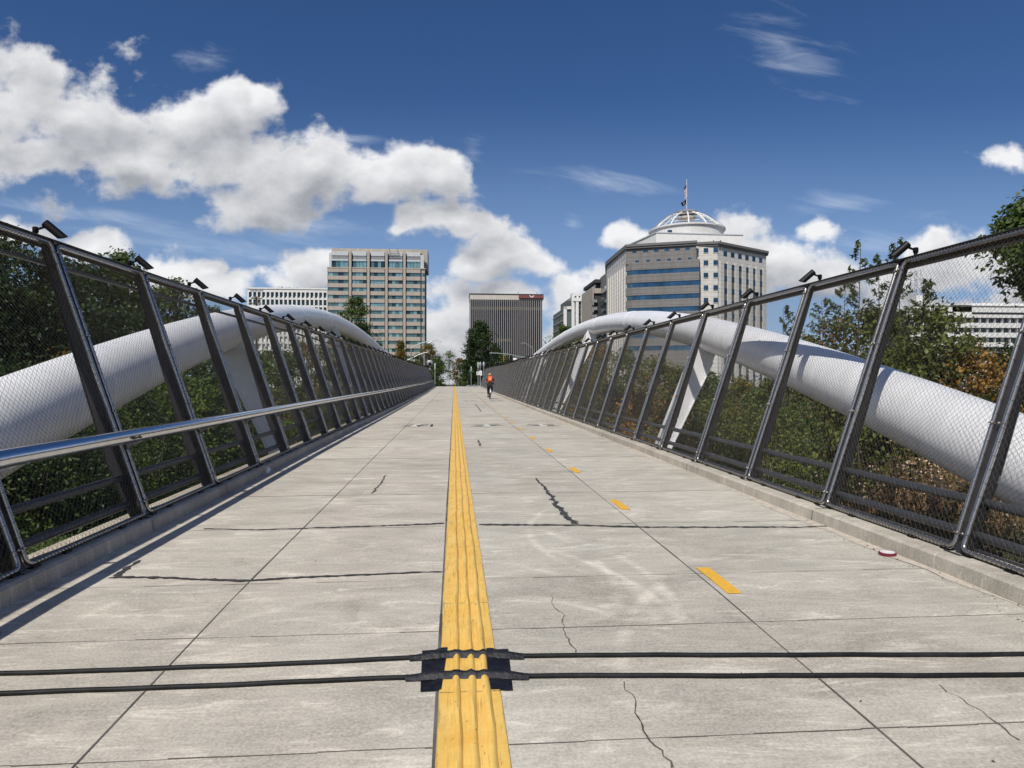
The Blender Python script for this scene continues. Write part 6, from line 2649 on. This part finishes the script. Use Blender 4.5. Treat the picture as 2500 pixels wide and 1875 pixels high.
def skin_mesh(name, joints, edges, m, parent, sub=2):
    """one smooth surface grown round connected joints (x, y, z, radius)"""
    me = bpy.data.meshes.new(name)
    me.from_pydata([j[:3] for j in joints], edges, [])
    o = bpy.data.objects.new(name, me)
    COL.objects.link(o)
    md = o.modifiers.new('skin', 'SKIN')
    md.use_smooth_shade = True
    if not me.skin_vertices:
        me.skin_vertices.new()
    for i, j in enumerate(joints):
        r = j[3] if isinstance(j[3], tuple) else (j[3], j[3])
        me.skin_vertices[0].data[i].radius = r
    me.skin_vertices[0].data[0].use_root = True
    s = o.modifiers.new('sub', 'SUBSURF')
    s.levels = sub
    s.render_levels = sub
    dg = bpy.context.evaluated_depsgraph_get()
    ev = o.evaluated_get(dg)
    nm = bpy.data.meshes.new_from_object(ev)
    o.modifiers.clear()
    o.data = nm
    bpy.data.meshes.remove(me)
    nm.materials.clear()
    nm.materials.append(m)
    nm.polygons.foreach_set('use_smooth', [True] * len(nm.polygons))
    o.parent = parent
    return o


def chain(J, E, start, pts):
    prev = start
    for p in pts:
        J.append(p)
        E.append((prev, len(J) - 1))
        prev = len(J) - 1
    return prev


def build_person(t, P):
    """body as one skinned surface from a pose table P (local metres, facing +Y)"""
    J = [P['pelvis'] + (0.125,)]
    E = []
    sp = chain(J, E, 0, [P['waist'] + (0.115,), P['chest'] + (0.135,), P['neckb'] + (0.075,), P['neck'] + (0.052,), P['head0'] + (0.075,), P['head1'] + (0.098,), P['head2'] + (0.085,), P['head3'] + (0.045,)])
    ch = 2
    for s in ('L', 'R'):
        a = chain(J, E, ch, [P['sh' + s] + (0.062,), P['el' + s] + (0.043,), P['wr' + s] + (0.028,), P['pm' + s] + (0.034,)])
        pm = Vector(P['pm' + s])
        d = (pm - Vector(P['wr' + s])).normalized()
        sd = Vector((1, 0, 0)) if abs(d.x) < 0.8 else Vector((0, 1, 0))
        sd = (sd - d * sd.dot(d)).normalized()
        dn = d.cross(sd)
        if dn.z > 0:
            dn = -dn
        for q, (o_, l1) in enumerate(((-0.030, 0.038), (-0.010, 0.045), (0.010, 0.042), (0.029, 0.032))):
            b0 = pm + d * 0.034 + sd * o_
            b1 = b0 + d * l1 * 0.9 + dn * 0.012
            b2 = b1 + d * l1 * 0.25 + dn * l1 * 0.7
            b3 = b2 - d * l1 * 0.35 + dn * l1 * 0.4
            chain(J, E, a, [(*b0, 0.0095), (*b1, 0.0090), (*b2, 0.0085), (*b3, 0.0075)])
        th = sd * (-0.038 if s == 'R' else 0.038)
        chain(J, E, a, [(*(pm + th * 0.9 - d * 0.01), 0.012), (*(pm + th * 1.3 + d * 0.03 + dn * 0.015), 0.010), (*(pm + th * 1.0 + d * 0.055 + dn * 0.032), 0.0085)])
        chain(J, E, 0, [P['hip' + s] + (0.095,), P['kn' + s] + (0.062,), P['an' + s] + (0.040,), P['toe' + s] + (0.036,)])
    return skin_mesh('body', J, E, SKIN, t, 2)


def lerp3(a, b, k):
    return tuple(a[i] + (b[i] - a[i]) * k for i in range(3))


def face_on(t, P):
    h = Vector(P['head1'])
    b = MB()
    for s in (-1, 1):
        b.ball(h + Vector((0.032 * s, 0.088, 0.012)), 0.012, 8, 5)
    b.build('eye', M['black'], t, local=True, smooth=True)
    b = MB()
    b.tube([h + Vector((0, 0.092, 0.015)), h + Vector((0, 0.112, -0.018)), h + Vector((0, 0.095, -0.03))], [0.008, 0.013, 0.010], 7)
    b.build('nose', SKIN, t, local=True, smooth=True)
    b = MB()
    b.tube([h + Vector((-0.022, 0.086, -0.052)), h + Vector((0, 0.094, -0.055)), h + Vector((0.022, 0.086, -0.052))], [0.004, 0.006, 0.004], 6)
    b.build('mouth', mat('lip', (0.30, 0.12, 0.10), 0.6), t, local=True, smooth=True)
    b = MB()
    for s in (-1, 1):
        b.ball(h + Vector((0.098 * s, -0.005, 0.0)), 0.026, 8, 6, 0.4, 0.8, 1.2)
    b.build('ear', SKIN, t, local=True, smooth=True)


def cyclist():
    c = on_deck(1197, 974.5)
    c.z = deckz(c.y)
    t = thing('person', c, 'cyclist seen from behind in dark clothes with an orange backpack and tan helmet', 'person')
    bike = thing('bicycle', c, 'bicycle ridden away along the right lane with a pale rear mudguard', 'bicycle')
    # bicycle, rear contact at the origin, heading +Y
    R = 0.34
    for nm, yy in (('wheel', 0.0), ('wheel', 1.05)):
        b = MB()
        b.tube([(0, yy + R * cos(2 * pi * i / 36), R + 0.0 + R * sin(2 * pi * i / 36)) for i in range(37)], 0.022, 8)
        w = b.build(nm, M['rubber'], bike, local=True, smooth=True)
        b = MB()
        b.tube([(0, yy + (R - 0.03) * cos(2 * pi * i / 36), R + (R - 0.03) * sin(2 * pi * i / 36)) for i in range(37)], 0.010, 6)
        for i in range(14):
            a = 2 * pi * i / 14
            b.tube([(0.02 * (-1) ** i, yy, R), (0, yy + (R - 0.03) * cos(a), R + (R - 0.03) * sin(a))], 0.003, 4)
        b.tube([(-0.05, yy, R), (0.05, yy, R)], 0.02, 8)
        b.build('rim', M['steel'], w, local=True, smooth=True)
    b = MB()
    bb_, seat, head, headb, rear = (0, 0.44, 0.30), (0, 0.26, 0.86), (0, 0.86, 0.90), (0, 0.90, 0.78), (0, 0, R)
    for p0, p1, r in ((bb_, seat, 0.016), (seat, head, 0.016), (bb_, headb, 0.019), ((0.03, 0, R), (0.02, 0.42, 0.30), 0.010), ((-0.03, 0, R), (-0.02, 0.42, 0.30), 0.010), ((0.03, 0, R), (0.01, 0.26, 0.80), 0.009), ((-0.03, 0, R), (-0.01, 0.26, 0.80), 0.009), ((0, 0.84, 1.0), headb, 0.018), ((0.04, 1.05, R), (0.03, 0.90, 0.76), 0.011), ((-0.04, 1.05, R), (-0.03, 0.90, 0.76), 0.011), (seat, (0, 0.245, 0.93), 0.014)):
        b.tube([p0, p1], r, 8)
    b.build('frame', mat('dark_blue_bike', (0.02, 0.03, 0.06), 0.3, 0.3), bike, local=True, smooth=True)
    b = MB()
    b.ball((0, 0.22, 0.955), 0.1, 12, 6, 0.75, 1.3, 0.32)
    b.build('saddle', M['black'], bike, local=True, smooth=True)
    b = MB()
    b.tube([(-0.31, 0.76, 1.06), (-0.2, 0.83, 1.08), (0, 0.85, 1.07), (0.2, 0.83, 1.08), (0.31, 0.76, 1.06)], 0.013, 8)
    for s in (-1, 1):
        b.tube([(s * 0.31, 0.76, 1.06), (s * 0.2, 0.83, 1.08)], 0.018, 8)
    b.build('handlebar', M['black'], bike, local=True, smooth=True)
    b = MB()
    for i in range(10):
        a0, a1 = radians(20 + 14 * i), radians(20 + 14 * (i + 1))
        q = lambda a, x: (x, -(R + 0.035) * cos(a) * 1.0, R + (R + 0.035) * sin(a))
        b.quad(q(a0, -0.035), q(a0, 0.035), q(a1, 0.035), q(a1, -0.035))
    b.build('mudguard', mat('pale_mudguard', (0.62, 0.66, 0.70), 0.35, 0.3), bike, local=True, smooth=True)
    b = MB()
    b.tube([(-0.10, 0.44, 0.30), (0.10, 0.44, 0.30)], 0.014, 6)
    b.tube([(0.09, 0.44, 0.30), (0.09, 0.50, 0.46)], 0.012, 6)
    b.tube([(-0.09, 0.44, 0.30), (-0.09, 0.38, 0.14)], 0.012, 6)
    b.box(0.09, 0.19, 0.46, 0.55, 0.455, 0.475)
    b.box(-0.19, -0.09, 0.34, 0.43, 0.125, 0.145)
    b.build('crank', M['black'], bike, local=True)
    b = MB()
    b.ball((0, 0.10, 0.80), 0.028, 8, 5)
    b.build('tail_light', mat('red_lens', (0.35, 0.01, 0.01), 0.3), bike, local=True, smooth=True)
    # rider
    P = dict(pelvis=(0, 0.20, 1.02), waist=(0, 0.25, 1.16), chest=(0, 0.34, 1.36), neckb=(0, 0.40, 1.47), neck=(0, 0.43, 1.53), head0=(0, 0.46, 1.58), head1=(0, 0.47, 1.635), head2=(0, 0.46, 1.70), head3=(0, 0.455, 1.745),
             shL=(-0.19, 0.37, 1.41), elL=(-0.27, 0.55, 1.20), wrL=(-0.285, 0.72, 1.105), pmL=(-0.285, 0.765, 1.092), shR=(0.19, 0.37, 1.41), elR=(0.27, 0.55, 1.20), wrR=(0.285, 0.72, 1.105), pmR=(0.285, 0.765, 1.092),
             hipL=(-0.10, 0.24, 0.97), knL=(-0.13, 0.52, 0.62), anL=(-0.135, 0.36, 0.22), toeL=(-0.14, 0.46, 0.165), hipR=(0.10, 0.24, 0.99), knR=(0.14, 0.62, 0.86), anR=(0.135, 0.46, 0.54), toeR=(0.14, 0.56, 0.50))
    build_person(t, P)
    face_on(t, P)
    sh_ = mat('dark_shirt', (0.022, 0.026, 0.034), 0.8)
    J = [P['pelvis'][:2] + (1.05, 0.148)]
    E = []
    chain(J, E, 0, [P['waist'] + (0.146,), P['chest'] + (0.165,), lerp3(P['chest'], P['neckb'], 0.7) + (0.105,)])
    for s in ('L', 'R'):
        chain(J, E, 2, [P['sh' + s] + (0.082,), lerp3(P['sh' + s], P['el' + s], 0.55) + (0.070,)])
    skin_mesh('shirt', J, E, sh_, t)
    tr = mat('black_trousers', (0.010, 0.010, 0.013), 0.8)
    J = [P['pelvis'] + (0.150,)]
    E = []
    for s in ('L', 'R'):
        chain(J, E, 0, [P['hip' + s] + (0.118,), lerp3(P['hip' + s], P['kn' + s], 0.5) + (0.095,), P['kn' + s] + (0.080,), lerp3(P['kn' + s], P['an' + s], 0.85) + (0.060,)])
    skin_mesh('trousers', J, E, tr, t)
    J, E = [], []
    for s in ('L', 'R'):
        a, e = P['an' + s], P['toe' + s]
        b = MB()
        b.tube([(a[0], a[1] - 0.05, a[2] - 0.03), (a[0], a[1] + 0.02, a[2] - 0.02), e, (e[0], e[1] + 0.06, e[2] - 0.005)], [0.045, 0.058, 0.048, 0.03], 10)
        b.build('shoe', M['black'], t, local=True, smooth=True)
    b = MB()
    hc = Vector(P['head2'])
    b.ball(hc + Vector((0, -0.005, 0.012)), 0.125, 18, 12, 0.92, 1.18, 0.78)
    hm = b.build('helmet', mat('tan_helmet', (0.50, 0.34, 0.16), 0.45), t, local=True, smooth=True)
    b = MB()
    for e in (-0.06, -0.02, 0.02, 0.06):
        b.tube([hc + Vector((e, -0.135, 0.03)), hc + Vector((e, -0.05, 0.10)), hc + Vector((e, 0.08, 0.095))], 0.010, 5)
    b.build('vent', mat('dark_vent', (0.05, 0.045, 0.04), 0.7), hm, local=True, smooth=True)
    b = MB()
    b.ball(Vector(P['head1']) + Vector((0, -0.03, 0.0)), 0.100, 14, 8, 0.98, 0.92, 0.95)
    b.build('hair', mat('dark_hair', (0.015, 0.010, 0.008), 0.7), t, local=True, smooth=True)
    # backpack on the back
    bag = thing('backpack', (c.x, c.y, c.z), "orange backpack worn on the cyclist's back", 'backpack')
    b = MB()
    up = (Vector(P['neckb']) - Vector(P['waist'])).normalized()
    out = Vector((0, -up.z, up.y)).normalized()
    cen = lerp3(P['waist'], P['neckb'], 0.52)
    cen = Vector(cen) + out * 0.20
    b.obox(cen, (1, 0, 0), out, up, 0.165, 0.085, 0.235, 0.82, 0.75)
    om = mat('orange_nylon', (0.62, 0.085, 0.022), 0.55, 0, 0.4, 9, 0.25)
    b.build('pack_body', om, bag, local=True, bevel=0.05, smooth=True)
    b = MB()
    b.obox(cen + out * 0.105 - up * 0.07, (1, 0, 0), out, up, 0.115, 0.045, 0.115, 0.9, 0.6)
    b.build('pocket', mat('orange_nylon_light', (0.70, 0.16, 0.035), 0.5), bag, local=True, bevel=0.03, smooth=True)
    b = MB()
    for s in (-1, 1):
        b.tube([cen + Vector((0.11 * s, 0, 0)) - out * 0.07 + up * 0.22, Vector(P['sh' + 'LR'[s > 0]]) * 0.75 + Vector(P['neckb']) * 0.25 + Vector((0, 0, 0.075)), Vector(P['chest']) + Vector((0.12 * s, 0.165, 0.0)), Vector(P['waist']) + Vector((0.13 * s, 0.02, 0.0)), cen + Vector((0.13 * s, 0, 0)) - up * 0.2 - out * 0.06], 0.017, 6)
    b.build('strap', mat('pale_strap', (0.40, 0.25, 0.2), 0.7), bag, local=True, smooth=True)


cyclist()


def walker():
    p = at_y(1104.3, 935, 152)
    z = ground_z(p.x, 152) + 0.05
    c = Vector((p.x, 152, z))
    t = thing('person', c, 'far pedestrian in dark clothes standing in the street beyond the bridge', 'person')
    P = dict(pelvis=(0, 0, 0.95), waist=(0, 0.0, 1.1), chest=(0, 0.0, 1.32), neckb=(0, 0.0, 1.46), neck=(0, 0.01, 1.53), head0=(0, 0.02, 1.58), head1=(0, 0.03, 1.64), head2=(0, 0.02, 1.70), head3=(0, 0.02, 1.745),
             shL=(-0.19, 0, 1.41), elL=(-0.24, -0.03, 1.13), wrL=(-0.25, 0.05, 0.90), pmL=(-0.25, 0.07, 0.84), shR=(0.19, 0, 1.41), elR=(0.24, -0.03, 1.13), wrR=(0.25, 0.05, 0.90), pmR=(0.25, 0.07, 0.84),
             hipL=(-0.10, 0, 0.90), knL=(-0.11, 0.06, 0.50), anL=(-0.11, -0.08, 0.09), toeL=(-0.12, 0.05, 0.04), hipR=(0.10, 0, 0.90), knR=(0.11, 0.10, 0.50), anR=(0.11, 0.16, 0.09), toeR=(0.12, 0.29, 0.04))
    build_person(t, P)
    face_on(t, P)
    J = [(0, 0, 0.98, 0.15)]
    E = []
    chain(J, E, 0, [P['waist'] + (0.15,), P['chest'] + (0.168,), lerp3(P['chest'], P['neckb'], 0.8) + (0.10,)])
    for s in ('L', 'R'):
        chain(J, E, 2, [P['sh' + s] + (0.085,), P['el' + s] + (0.065,), lerp3(P['el' + s], P['wr' + s], 0.85) + (0.05,)])
    skin_mesh('jacket', J, E, mat('dark_jacket', (0.014, 0.016, 0.025), 0.8), t)
    J = [P['pelvis'] + (0.150,)]
    E = []
    for s in ('L', 'R'):
        chain(J, E, 0, [P['hip' + s] + (0.118,), P['kn' + s] + (0.08,), lerp3(P['kn' + s], P['an' + s], 0.9) + (0.06,)])
    skin_mesh('trousers', J, E, bpy.data.materials['black_trousers'], t)
    b = MB()
    b.ball(Vector(P['head2']) + Vector((0, -0.015, 0.005)), 0.102, 14, 8, 0.95, 1.0, 0.85)
    b.build('hair', bpy.data.materials['dark_hair'], t, local=True, smooth=True)


walker()
